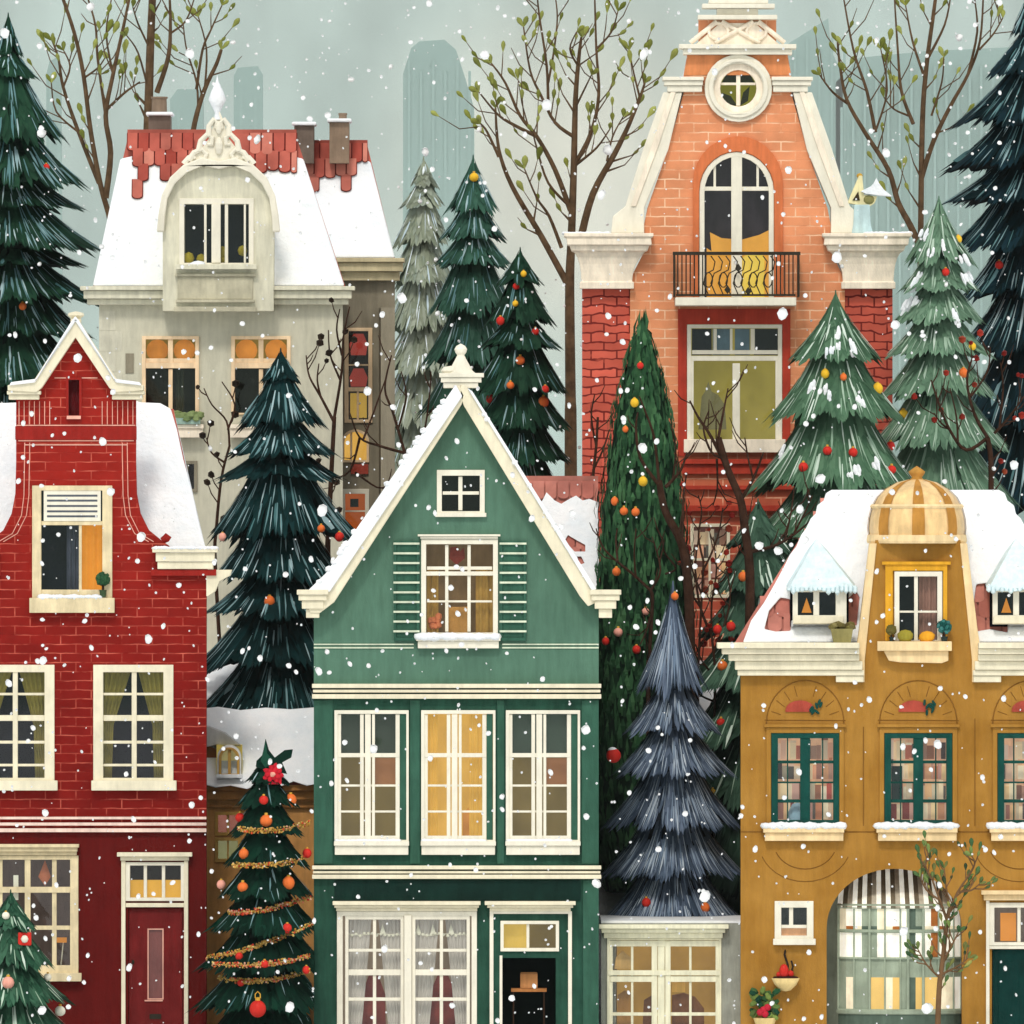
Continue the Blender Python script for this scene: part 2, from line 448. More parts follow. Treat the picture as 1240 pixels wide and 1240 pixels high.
def bookshelf(P, w, x0, y0, x1, y1, rows, dep, seed=1):
    rnd = random.Random(seed); mb = MB(P); hh = (y1 - y0) / rows
    for j in range(rows):
        x = x0
        while x < x1:
            q = rnd.uniform(2.5, 9); t = y0 + j * hh + rnd.uniform(0, hh * .35)
            mb.box(x, t, min(x + q - .3, x1), y0 + (j + 1) * hh - .6, dep + rnd.uniform(0, .08), dep + .2)
            if rnd.random() < .25: mb.box(x + .5, t - 3, min(x + q, x1), t - .2, dep + .05, dep + .15)
            x += q
    return mb.build('shelf_goods', SHELFM, w)
def bumps(x0, x1, y, amp, step):
    """a lumpy upper edge of lying snow, from x0 to x1"""
    out = []; n = max(2, int(abs(x1 - x0) / step))
    for i in range(n + 1):
        out.append((x0 + (x1 - x0) * i / n, y + random.uniform(-amp, amp)))
    return out
def shell(mb, P, x0, x1, y0, depth, base, inset=.35, th=.3):
    """side walls and back wall behind a front; the plot narrows a little to the rear"""
    X0, X1, Z0, Z1 = P.x(x0), P.x(x1), base, P.z(y0)
    Y0, Y1 = P.Y + .302, P.Y + depth
    for xa, xb, sg in ((X0, X0 + inset, 1), (X1, X1 - inset, -1)):
        vs = []
        for z in (Z0, Z1):
            vs += [(xa, Y0, z), (xa + sg * th, Y0, z), (xb + sg * th, Y1, z), (xb, Y1, z)]
        mb.add(vs, [(0,1,2,3),(4,5,6,7),(0,1,5,4),(1,2,6,5),(2,3,7,6),(3,0,4,7)])
    mb.wbox(X0 + inset, X1 - inset, Y1 + .002, Y1 + th, Z0, Z1)
GB = 1306            # picture row of the street
# ================================================================== ground
def ground():
    mb = MB(); ys = [-420, -60, -5, 0, 3, 5, 6, 7, 8, 9, 10, 11, 12, 13, 16, 22, 30, 40, 60, 75, 90, 105, 120, 140, 400, 2500, 14000]
    xs = [-9000, -2500, -600, -150, -60, -30, -15, -8, 0, 8, 15, 30, 60, 150, 600, 2500, 9000]
    for y in ys:
        for x in xs: mb.v.append((x, y, H(y) + (random.uniform(-.12, .12) if 14 < y < 60 else 0)))
    n = len(xs)
    for j in range(len(ys) - 1):
        for i in range(n - 1): mb.f.append([j * n + i, j * n + i + 1, (j + 1) * n + i + 1, (j + 1) * n + i]); mb.m.append(0)
    tag(mb.build('ground', SNOW, smooth=True), kind='structure')
ground()

# ================================================================== the green gabled house
GREEN = paint('green_paint', (82, 116, 98), var=.10, scale=.8, streak=.09)
GREEN2 = paint('deep_green_paint', (52, 90, 74), var=.14, scale=1.2, streak=.12)
GREEN3 = paint('bottle_green_paint', (38, 74, 60), var=.2, scale=1.5, streak=.15)
GREEN4 = paint('dark_green_paint', (16, 42, 36), var=.2)
def green_house():
    P = Plane(0)
    h = thing('gabled_house', (P.x(552), 0, 0), 'green house with a steep white edged gable and three pairs of tall windows', 'house')
    H1, H2, H3 = [], [], []
    # attic light
    w = window(P, h, H1, rc(529, 569, 587, 625), rc(535, 576, 581, 619), WHITE, [(555, 577, 560, 618), (536, 595, 580, 599)], room=OLIVED, sill=[(527, 621, 589, 626, .10)])
    # gable window with transom, books and a vase
    w = window(P, h, H1, rc(510, 653, 603, 772), rc(516, 659, 597, 766), WHITE,
               [(539, 660, 543, 765), (566, 660, 570, 765), (517, 686, 596, 690), (515, 692, 598, 697, .03), (517, 727, 596, 729.5)],
               room=BROWNR, sill=[(504, 771, 606, 776, .22), (506, 776.3, 604, 785, .16)], snow=(508, 602, 771, 4.5, .26))
    for x0, x1 in ((513, 531), (576, 600)): curtain(P, w, x0, 690, x1, 772, paint('ochre_curtain', (166, 128, 64), emit=.12), n=3)
    MB(P).box(543, 735, 566, 768, .3, .42).build('cabinet', paint('oak', (176, 126, 66), emit=.25), w)
    mb = MB(P); mb.poly([(553, 662), (557, 668), (562, 663), (563, 676), (553, 684), (544, 676), (545, 663)], .2, .26)
    mb.build('hanging_heart', paint('dull_red', (120, 44, 34), emit=.1), w)
    mb = MB(P)
    for i in range(9):
        mb.ell((P.x(random.uniform(521, 532)), .2, P.z(random.uniform(744, 760))), .07, 6, jit=.2)
    mb.build('bouquet', paint('coral', (196, 112, 74), emit=.15), w)
    # head moulding and shutters
    mb = MB(P); steps(mb, 512, 600, [(647, 649.5, .13, 6), (649.8, 652.4, .09, 3)], b=-.002)
    mb.build('window_head', WHITE, h, bevel=.006)
    for x0, x1 in ((477, 507.5), (605.5, 637)):
        mb = MB(P).poly(rc(x0, 655, x1, 776), -.07, -.004, [rc(x0 + 3, 659, x1 - 3, 772)])
        mb.box(x0 + 3, 659, x1 - 3, 772, -.03, -.006)
        s = mb.build('shutter', GREEN2, h, bevel=.005)
        lv = MB(P); y = 657
        while y < 774:
            lv.box(x0 - .5, y, x1 + .5, y + 2.4, -.078, -.03); y += 11.8
        lv.build('slat', paint('pale_green_edge', (206, 214, 190)), s)
    # upper floor: three tall pairs of casements
    for k, (x0, rm, top) in enumerate(((405, DIM, OLIVED), (510, YEL, YEL), (612.5, DIM, OLIVED))):
        x1 = x0 + 90
        bars = [(x0 + 31, 865, x0 + 35.5, 1018, .03), (x0 + 37, 865, x0 + 44, 1018, .05), (x0 + 45.5, 865, x0 + 49, 1018, .03),
                (x0 + 3, 865, x0 + 8, 1018, .02), (x0 + 74, 865, x0 + 79, 1018, .02), (x0 + 3, 912, x0 + 79, 917, .03),
                (x0 + 5, 950, x0 + 76, 952.6), (x0 + 5, 981.5, x0 + 76, 984), (x0 + 5, 1012, x0 + 79, 1018, .02)]
        w = window(P, h, H2, rc(x0, 860, x1, 1020), rc(x0 + 4, 864.5, x1 - 3, 1017), WHITE, bars, room=rm, depth=.7,
                   sill=[(x0 - .5, 1018.5, x1 + .5, 1024, .17), (x0 + .5, 1024.3, x1 - .5, 1035, .12)], snow=(x0 + 4, x0 + 78, 1018, 2.2, .12))
        MB(P).box(x0 + 79.2, 864.5, x1 - 3.2, 1017, -.01, .14).build('reveal_board', GREEN2, w)
        if k != 1:
            MB(P).box(x0 + 2, 864, x0 + 80, 913, .2, .24).build('blind', glow('olive_blind', (52, 72, 56) if k else (46, 62, 46), .55), w)
            MB(P).box(x0 + 48, 918, x0 + 74, 952, .3, .34).build('lampshade', glow('brown_lamp', (158, 104, 62), .8), w)
        else:
            curtain(P, w, x0 + 4, 866, x0 + 20, 1016, glow('honey_curtain', (216, 166, 66), 1.0), n=4)
            curtain(P, w, x0 + 58, 866, x0 + 80, 1016, glow('honey_curtain', (0, 0, 0)) if 0 else bpy.data.materials['honey_curtain'], n=4)
            mb = MB(P); mb.poly([(x0 + 50, 985), (x0 + 58, 978), (x0 + 68, 985), (x0 + 68, 1014), (x0 + 50, 1014)], .35, .4)
            mb.build('toy_house', glow('tan_glow', (206, 140, 62), .9), w)
    # wall in three painted bands
    gable = [(380, 832), (725, 832), (725, 728), (562, 478), (553, 478), (380, 728)]
    MB(P).poly(gable, 0, .3, H1).build('gable_wall', GREEN, h)
    MB(P).poly(rc(380, 832.5, 725, 1052), .012, .3, H2).build('upper_wall', GREEN3, h)
    for x0, x1 in ((380, 403), (496.5, 508.5), (602, 610.5), (704.5, 725)):
        MB(P).box(x0, 848, x1, 1046, -.015, .010).build('pilaster', GREEN2, h, bevel=.006)
    # shop window
    bars = []
    for x0, x1, m in ((418, 489, 453.5), (499, 569, 534.5)):
        bars += [(x0, 1109, x0 + 4, 1300, .03), (x1 - 4, 1109, x1, 1300, .03), (x0, 1109, x1, 1113.5, .03), (m - 2, 1113, m + 2, 1300)]
        for y, t in ((1149, 3.5), (1174, 7), (1208, 4), (1244, 4), (1280, 4)): bars.append((x0 + 4, y, x1 - 4, y + t, .0 if t < 5 else .03))
    bars.append((489.5, 1108, 498.5, 1300, .07))
    w = window(P, h, H3, rc(408, 1103.5, 577.5, 1292), rc(415, 1109, 571, 1288), WHITE, bars, room=paint('parlour', (160, 142, 120), bmp=0, emit=.35), depth=1.2,
               sill=[(404, 1288.5, 581, 1296, .2)])
    veil = paint('net_curtain', (196, 188, 180), var=.05, emit=.10); redc = paint('maroon_curtain', (124, 52, 44), var=.2, emit=.1)
    for x0, x1, q in ((420, 450, (420, 434)), (458, 489, (474, 489)), (500, 532, (500, 516)), (539, 569, (556, 569))):
        curtain(P, w, x0, 1112, x1, 1288, veil, dep=.24, n=6, pts=q)
    for x0, x1 in ((438, 466), (520, 552)):
        mb = MB(P); c = (x0 + x1) / 2
        mb.poly([(c - 3, 1174), (c + 3, 1174), (x1, 1205), (x1 + 2, 1288), (x0 - 2, 1288), (x0, 1205)], .5, .6); mb.build('gown', redc, w)
    g = MB(P); g.tube([(418, 1131), (435, 1133), (454, 1131), (489, 1133)], .5, a=.2)
    g.tube([(500, 1132), (520, 1133), (545, 1131), (568, 1133)], .5, a=.2)
    for x in list(range(421, 489, 5)) + list(range(502, 568, 5)):
        g.ell((P.x(x), .19, P.z(1132 + random.uniform(-1.5, 2))), (.035, .02, .035), 6)
    for x in (462, 505, 523, 545): g.poly([(x - 2, 1131), (x + 5, 1131), (x + 1, 1119)], .18, .21)
    g.build('paper_garland', WHITE, w)
    mb = MB(P); steps(mb, 408, 577, [(1091, 1095.5, .28, 5), (1095.8, 1099, .2, 3), (1099.3, 1103.2, .1, 1)], b=-.002)
    mb.build('shop_cornice', CREAM, h, bevel=.008)
    # door bay
    mb = MB(P); steps(mb, 592, 692, [(1091, 1095.5, .28, 5), (1095.8, 1099, .2, 2), (1099.3, 1103.2, .1, -1)], b=-.002)
    mb.build('door_cornice', CREAM, h, bevel=.008)
    mb = MB(P); mb.box(593, 1103.4, 597.5, GB, -.06, -.003); mb.box(688, 1103.4, 692.5, GB, -.06, -.003); mb.box(597.6, 1103.4, 687.9, 1106.5, -.05, -.003)
    mb.build('door_frame', WHITE, h)
    w = window(P, h, H3, rc(606, 1115, 677, 1152), rc(610, 1119, 673, 1148), WHITE, [(637.5, 1119, 641, 1148)], room=DIM, name='fanlight')
    MB(P).box(608, 1117, 638.6, 1150, .2, .25).build('blind', glow('yellow_blind', (214, 176, 76), 1), w)
    door = rc(608, 1160, 673, GB - 2)
    H3.append(door)
    mb = MB(P); mb.box(605, 1157, 608.3, GB, -.03, .1); mb.build('door_post', WHITE, h)
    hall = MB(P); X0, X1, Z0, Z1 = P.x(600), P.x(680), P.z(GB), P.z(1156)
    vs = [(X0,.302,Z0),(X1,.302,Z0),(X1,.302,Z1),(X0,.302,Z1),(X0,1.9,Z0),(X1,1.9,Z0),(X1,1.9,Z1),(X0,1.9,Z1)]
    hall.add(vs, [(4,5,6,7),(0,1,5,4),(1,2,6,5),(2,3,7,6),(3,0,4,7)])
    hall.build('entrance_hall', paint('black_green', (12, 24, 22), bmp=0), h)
    MB(P).poly(rc(380, 1053, 725, GB), .002, .3, H3).build('ground_floor_wall', GREEN3, h)
    MB(P).box(405, 1066, 703, 1090.5, -.04, -.002).build('fascia', GREEN4, h, bevel=.005)
    MB(P).box(706, 1066, 725, GB, -.03, -.002).build('corner_board', GREEN2, h, bevel=.005)
    # mouldings across the front
    mb = MB(P); steps(mb, 379, 727, [(828, 833, .16, 1), (835, 838.5, .12, 0), (840.5, 846, .14, 1)], b=.01); mb.build('cornice', CREAM, h, bevel=.008)
    mb = MB(P); steps(mb, 379, 727, [(1048, 1052.5, .16, 1), (1054.5, 1057.5, .12, 0), (1059, 1064, .14, 1)], b=.0); mb.build('cornice', CREAM, h, bevel=.008)
    for x0, x1 in ((380, 501), (608, 725)):
        mb = MB(P); mb.box(x0, 779.5, x1, 781, -.02, -.002); mb.box(x0, 783.5, x1, 785.2, -.025, -.002)
        mb.build('string_course', paint('pale_green_edge', (206, 214, 190)), h)
    # white rakes, brackets and finial
    mb = MB(P)
    mb.poly([(556, 466), (562, 478), (559, 490), (405, 729), (388, 742), (376, 742), (372, 727), (396, 700)], -.42, .34)
    mb.poly([(558, 466), (569, 472), (720, 712), (727, 727), (712, 734), (702, 722), (562, 492), (557, 479)], -.42, .34)
    mb.build('rake_board', CREAM, h, bevel=.015)
    mb = MB(P); mb.poly([(552, 466), (560, 480), (400, 716), (378, 726), (366, 722), (395, 694)], -.5, -.424)
    mb.poly([(566, 470), (572, 474), (722, 713), (717, 716)], -.5, -.424)
    for i in range(22):
        t = random.random(); mb.ell((P.x(552 - t * 165), -.4, P.z(466 + t * 240)), (.09, .16, .07), 7, jit=.2)
    for i in range(8):
        t = random.random(); mb.ell((P.x(570 + t * 150), -.4, P.z(476 + t * 238)), (.07, .14, .06), 7, jit=.2)
    mb.build('rake_snow', SNOW, h, smooth=False, bevel=.02)
    for sg, c in ((1, 379), (-1, 733)):
        mb = MB(P)
        for y0, y1, w0, pr in ((714, 720, 19, .56), (720.3, 727, 17, .513), (727.3, 737, 13, .467), (737.3, 748, 8, .39)):
            mb.box(c - w0, y0, c + w0, y1, -pr, -.002)
        mb.build('eaves_bracket', CREAM, h, bevel=.012)
    mb = MB(P); cx, cz = P.x(558), 0
    mb.box(537, 463.5, 579, 470, -.34, .2); mb.box(532, 452, 586, 457, -.42, .28); mb.box(534, 457.3, 583, 463.2, -.38, .24)
    mb.lathe(cx, -.08, [(.30, P.z(452)), (.24, P.z(449)), (.12, P.z(436)), (.07, P.z(430)), (.11, P.z(427)), (.13, P.z(423)), (.09, P.z(419)), (0, P.z(416))], 12)
    mb.ell((P.x(546), -.1, P.z(449)), (.2, .2, .1), 8, jit=.1)
    mb.build('finial', WHITE, h, bevel=.008)
    # body and roof running back from the gable
    mb = MB(); shell(mb, P, 380, 725, 735, 7, 0); mb.build('side_wall', GREEN2, h)
    mb = MB(P); mb.poly([(558, 474), (716, 722), (722, 722), (722, 730), (706, 730), (558, 492), (408, 730), (388, 730), (388, 722), (398, 722)], .345, 7.2)
    r = mb.build('roof', TILES, h)
    mb = MB(P); mb.poly([(558, 467), (722, 716), (718, 721), (558, 473.6), (396, 721), (394, 716)], .36, 7.1); mb.build('roof_snow', SNOW, r, bevel=.02)
green_house()
# table and parcel in the dark doorway
P = Plane(0)
t = thing('side_table', (P.x(641), .55, P.z(GB)), 'thin wooden side table inside the dark doorway of the green house', 'table')
WOOD = paint('warm_wood', (176, 116, 66))
MB(P).box(619, 1198, 662, 1202, .4, .75).build('table_top', WOOD, t)
for x in (621, 658):
    for a in (.42, .68): MB(P).box(x, 1202.3, x + 1.6, GB, a, a + .04).build('leg', paint('dark_wood', (60, 42, 30)), t)
m = MB(P); m.box(630, 1180.5, 651, 1197.7, .45, .65); m.poly([(630, 1180), (651, 1180), (650, 1178.6), (631, 1178.6)], .46, .64)
tag(m.build('parcel', paint('kraft_card', (190, 132, 82)), loc=(P.x(640), .55, P.z(1198)), bevel=.006), 'square tan box standing on the table in the dark doorway', 'box')

# ================================================================== the red neck-gabled house
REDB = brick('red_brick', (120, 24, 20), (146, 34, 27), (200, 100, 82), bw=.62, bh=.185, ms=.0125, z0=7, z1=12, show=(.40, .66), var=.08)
REDP = paint('red_render', (92, 18, 16), var=.12, scale=.7, streak=.08)
REDT = paint('red_trim', (146, 36, 30), var=.08)
PINK = paint('pink_line', (226, 168, 150), var=.1)
def red_house():
    P = Plane(1.2)
    h = thing('neck_gabled_house', (P.x(92), P.Y, 0), 'red brick house with a neck gable, white pediment and dark red door', 'house')
    HU, HL = [], []
    # loft window with louvred blind
    w = window(P, h, HU, rc(39, 588, 136, 730), rc(50, 594, 124, 722), TAN, [(50, 631, 124, 636, .02), (95.5, 636, 99, 716), (50, 714, 124, 722, .02)], room=NAVY,
               sill=[(36, 724, 139, 742, .2)], snow=(52, 122, 723, 3.2, .2))
    mb = MB(P); mb.box(53, 592, 122, 631, -.03, .02)
    s = mb.build('blind', WHITE, w)
    mb = MB(P)
    for y in (599, 605, 611.5, 618, 624): mb.box(57, y, 118, y + 2.4, -.034, -.028)  # grey strips painted as the shaded slits between louvres
    mb.build('slat', paint('slate_grey', (88, 92, 100)), s)
    curtain(P, w, 98, 636, 124, 716, glow('orange_curtain', (226, 142, 34), 1.0), n=3)
    curtain(P, w, 80, 636, 96, 716, paint('grey_curtain', (70, 74, 88)), n=3, dep=.3)
    # two tall windows, olive curtains
    for x0 in (113, -30.5):
        x1 = x0 + 97
        if x0 < 0: x0, x1 = -31, 66
        m = (x0 + x1) / 2 + 1
        bars = [(m - 3, 812, m + 3, 945, .03)] + [(x0 + 12, y, x1 - 12, y + t) for y, t in ((839, 3), (866, 7), (897, 3.5), (925, 3))]
        w = window(P, h, HU, rc(x0, 805, x1, 948), rc(x0 + 12, 814, x1 - 12, 942), CREAM, bars, room=NAVY,
                   sill=[(x0 - 2, 945, x1 + 4, 957, .2)], sm=CREAM)
        oc = paint('olive_curtain', (132, 120, 56), var=.15, emit=.06)
        curtain(P, w, x0 + 10, 812, m - 4, 945, oc, n=5, pts=(x0 + 10, x0 + 22, x0 + 10, x0 + 24))
        curtain(P, w, m + 4, 812, x1 - 10, 945, oc, n=5, pts=(x1 - 24, x1 - 10, x1 - 26, x1 - 10))
    # ground floor window
    bars = [(-36, 1040, -31, 1170, .02), (-2, 1040, 3, 1170), (30, 1038, 37, 1170, .03), (63, 1040, 68.5, 1170), (-52, 1074, 86, 1081, .03), (-52, 1121, 86, 1126)]
    w = window(P, h, HL, rc(-60, 1036, 95, 1180), rc(-52, 1041, 85, 1169), TAN, bars, room=paint('dim_red_room', (84, 70, 64), bmp=0, emit=.45), depth=1.0,  # room walls glow by themselves to lift the dark interior
               sill=[(-63, 1178, 99, 1188, .2)])
    mb = MB(P); mb.poly([(46, 1062), (54, 1042), (61, 1062), (54, 1073)], .2, .26); mb.build('hanging_ornament', paint('copper', (176, 104, 74), emit=.1), w)
    MB(P).box(68, 1136, 80, 1142, .25, .4).build('lampshade', AMBER, w)
    MB(P).tube([(76, 1142), (73, 1170)], .8, a=.32).build('lamp_stem', WHITE, w)
    MB(P).box(16, 1060, 22, 1090, .1, .12).build('hanging_candle', WHITE, w)
    mb = MB(P); steps(mb, -60, 93, [(1022, 1026, .24, 3), (1026.3, 1031, .18, 1), (1031.3, 1035.6, .1, 0)], b=-.002); mb.build('window_cornice', TAN, h, bevel=.008)
    # door
    w = window(P, h, HL, rc(152, 1044, 223, 1091), rc(157.5, 1048, 219, 1087), WHITE, [(174, 1048, 178, 1087), (196, 1048, 200, 1087)], room=OLIVED, name='fanlight')
    MB(P).box(155, 1066, 221, 1088, .2, .3).build('blind', AMBER if 0 else glow('gold_blind', (222, 164, 50), 1), w)
    HL.append(rc(155.5, 1099.5, 221, GB - 2))
    mb = MB(P)
    for x0, x1 in ((147, 152), (223, 228)): mb.box(x0, 1042.4, x1, GB, -.08, .1)
    mb.box(152.2, 1093.5, 222.8, 1098.5, -.05, .1)
    mb.build('door_frame', CREAM, h, bevel=.006)
    mb = MB(P); steps(mb, 147, 228, [(1032, 1037, .2, 5), (1037.2, 1042, .12, 1)], b=-.002); mb.build('door_cornice', CREAM, h, bevel=.008)
    d = MB(P).poly(rc(156, 1100, 220.5, GB - 2.5), .06, .12, [rc(180, 1126, 196.5, 1209)]).build('door', paint('wine_door', (108, 30, 30), var=.14, streak=.12), h, bevel=.006)
    mb = MB(P).poly(rc(178.5, 1124.5, 198, 1210.5), .045, .058, [rc(180, 1126, 196.5, 1209)]); mb.box(175, 1211, 197, 1212.6, .03, .058); mb.build('glazing_bead', PINK, d)
    MB(P).quad(180, 1126, 196.5, 1209, .09).build('pane', paint('ribbed_glass', (120, 66, 62), rough=.2, spec=.5), d)
    MB(P).box(181, 1228, 195, 1234, .045, .058).build('letter_slot', IRON, d)
    mb = MB(P); mb.ell((P.x(161), P.Y + .03, P.z(1165)), (.03, .03, .05), 8); mb.build('door_knob', IRON, d)
    # gable wall
    R_ = [(250, 1006), (250, 690), (203, 690), (206, 662), (196, 655), (180, 642), (170, 622), (165.5, 598), (164.5, 560), (164.5, 482), (140, 478), (134, 462), (92, 402)]
    L_ = [(184 - x, y) for x, y in R_]
    pts = R_ + L_[::-1][1:]
    HU.append(rc(82, 460, 97, 503))
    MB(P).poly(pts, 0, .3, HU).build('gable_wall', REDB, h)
    mb = MB(P).poly(rc(80, 457, 99, 508), -.04, .1, [rc(83, 460, 96, 503)]); mb.build('niche_frame', REDT, h)
    MB(P).box(81, 458, 98, 506, .22, .29).build('niche_back', paint('deep_red', (92, 20, 24)), h)
    MB(P).box(81, 503.5, 98, 507.5, -.09, -.041).build('niche_sill', PINK, h)
    MB(P).poly(rc(-66, 1007, 250, GB), .004, .3, HL).build('ground_floor_wall', REDP, h)
    mb = MB(P)
    for sg in (0, 1):
        X = (lambda x: x) if not sg else (lambda x: 184 - x)
        c = [(148, 536), (149, 600), (152, 624), (163, 646), (180, 656)]
        for o in (0, 6): mb.tube([(X(x + o), y) for x, y in c], .55, a=-.006, n=5)
        for i in range(7): mb.box(min(X(160.5 - i * 6.2), X(161.4 - i * 6.2)), 486, max(X(160.5 - i * 6.2), X(161.4 - i * 6.2)), 514, -.012, -.001)
    for y, x0, x1 in ((514.4, 20, 164), (533, 22, 162), (538, 30, 154), (457, 66, 118)): mb.box(x0, y, x1, y + 1.3, -.012, -.001)
    mb.build('joint_line', PINK, h)
    mb = MB(P).box(18.5, 516.2, 165.5, 532.5, -.03, -.002); mb.build('frieze', REDT, h)
    for sg in (1, -1):
        MB(P).tube([(92 + sg * 104, 655, 0), (92 + sg * 109, 652, 0), (92 + sg * 112, 648, 0)], [4, 5, 4.4], a=.1, n=10).build('scroll', REDT, h)
    # pediment
    mb = MB(P); mb.poly([(92, 384), (98, 392), (143, 462), (174, 466.5), (174, 473), (139, 475), (133, 470), (92, 409), (51, 470), (45, 475), (10, 473), (10, 466.5), (41, 462), (86, 392)], -.3, .34)
    for sg in (1, -1):
        a_, b_ = (134, 175) if sg > 0 else (9, 50)
        mb.box(a_, 473.3, b_, 478, -.26, .3); mb.box(a_ + 2, 478.2, b_ - 2, 484, -.2, .3)
    mb.build('pediment', CREAM, h, bevel=.015)
    mb = MB(P); mb.poly([(88, 388), (92, 383), (96, 388), (140, 459), (170, 463), (172, 467.2), (141, 463.5), (92, 389.5), (43, 463.5), (12, 467.2), (14, 463), (44, 459)], -.36, -.302)
    mb.build('pediment_snow', SNOW, h, bevel=.02)
    mb = MB(P); mb.lathe(P.x(92), P.Y, [(.12, P.z(389)), (.09, P.z(386)), (.17, P.z(382)), (.15, P.z(379)), (.05, P.z(377.5)), (0, P.z(377))], 10); mb.box(86, 386, 98, 394, -.2, .2)
    mb.build('finial', CREAM, h)
    for sg in (1, -1):
        mb = MB(P)
        rows = [(664, 669, .3, 6), (669.3, 680, .24, 2), (680.3, 689, .2, 0)]
        a_, b_ = (191, 258) if sg > 0 else (-74, -7)
        steps(mb, a_, b_, rows, b=.34)
        mb.build('shoulder_cornice', CREAM, h, bevel=.012)
        mb = MB(P); mb.box(*((183, 689.6, 262, 697) if sg > 0 else (-78, 689.6, 1, 697)), -.16, .0); mb.build('shoulder_band', PINK if 0 else REDT, h)
        mb = MB(P); x = (lambda v: v) if sg > 0 else (lambda v: 184 - v)
        mb.poly([(x(250), 690), (x(281), 690), (x(279), 697), (x(266), 704), (x(261), 716), (x(252), 722), (x(250), 722)], -.1, .34); mb.build('corbel', CREAM, h, bevel=.01)
        snowline(P, h, a_ - 4, b_ + 4, 664, 2.6, .3)
    mb = MB(P); steps(mb, -66, 250, [(989, 992, .08, 0), (996, 999.5, .1, 0), (1003, 1007.5, .1, 0)], b=-.002); mb.build('string_course', paint('pale_pink', (236, 206, 192)), h)
    mb = MB(); shell(mb, P, -66, 250, 690, 7, 0); mb.build('side_wall', REDP, h)
    # hipped roof behind the neck, deep in snow
    k = .42
    core = [(-66, 690), (250, 690), (206, 494), (-22, 494)]
    r = MB(P).poly(core, .94, 1.1, slope=(690, k)).build('roof', TILES, h)
    mb = MB(P); edge = [(252, 688), (248, 666), (238, 628), (229, 590), (219, 556), (211, 520), (203, 494), (190, 487), (166, 486), (160, 484)]
    mb.poly([(-66, 688), (250, 688)] + edge[1:] + [(184 - x, y) for x, y in edge[::-1][:-1]], .8, .935, slope=(690, k))
    mb.build('roof_snow', SNOW, r, bevel=.05)
    mb = MB(P); zt, zb = P.z(494), P.z(690); yt = P.Y + 1.1 + (zt - zb) * k
    mb.add([(P.x(-60), P.Y + 6.9, zb), (P.x(244), P.Y + 6.9, zb), (P.x(206), yt, zt), (P.x(-22), yt, zt), (P.x(244), P.Y + 1.1, zb), (P.x(-60), P.Y + 1.1, zb)],
           [(0, 1, 2, 3), (1, 4, 2), (0, 3, 5)])
    mb.build('rear_roof', SNOW, r)
red_house()
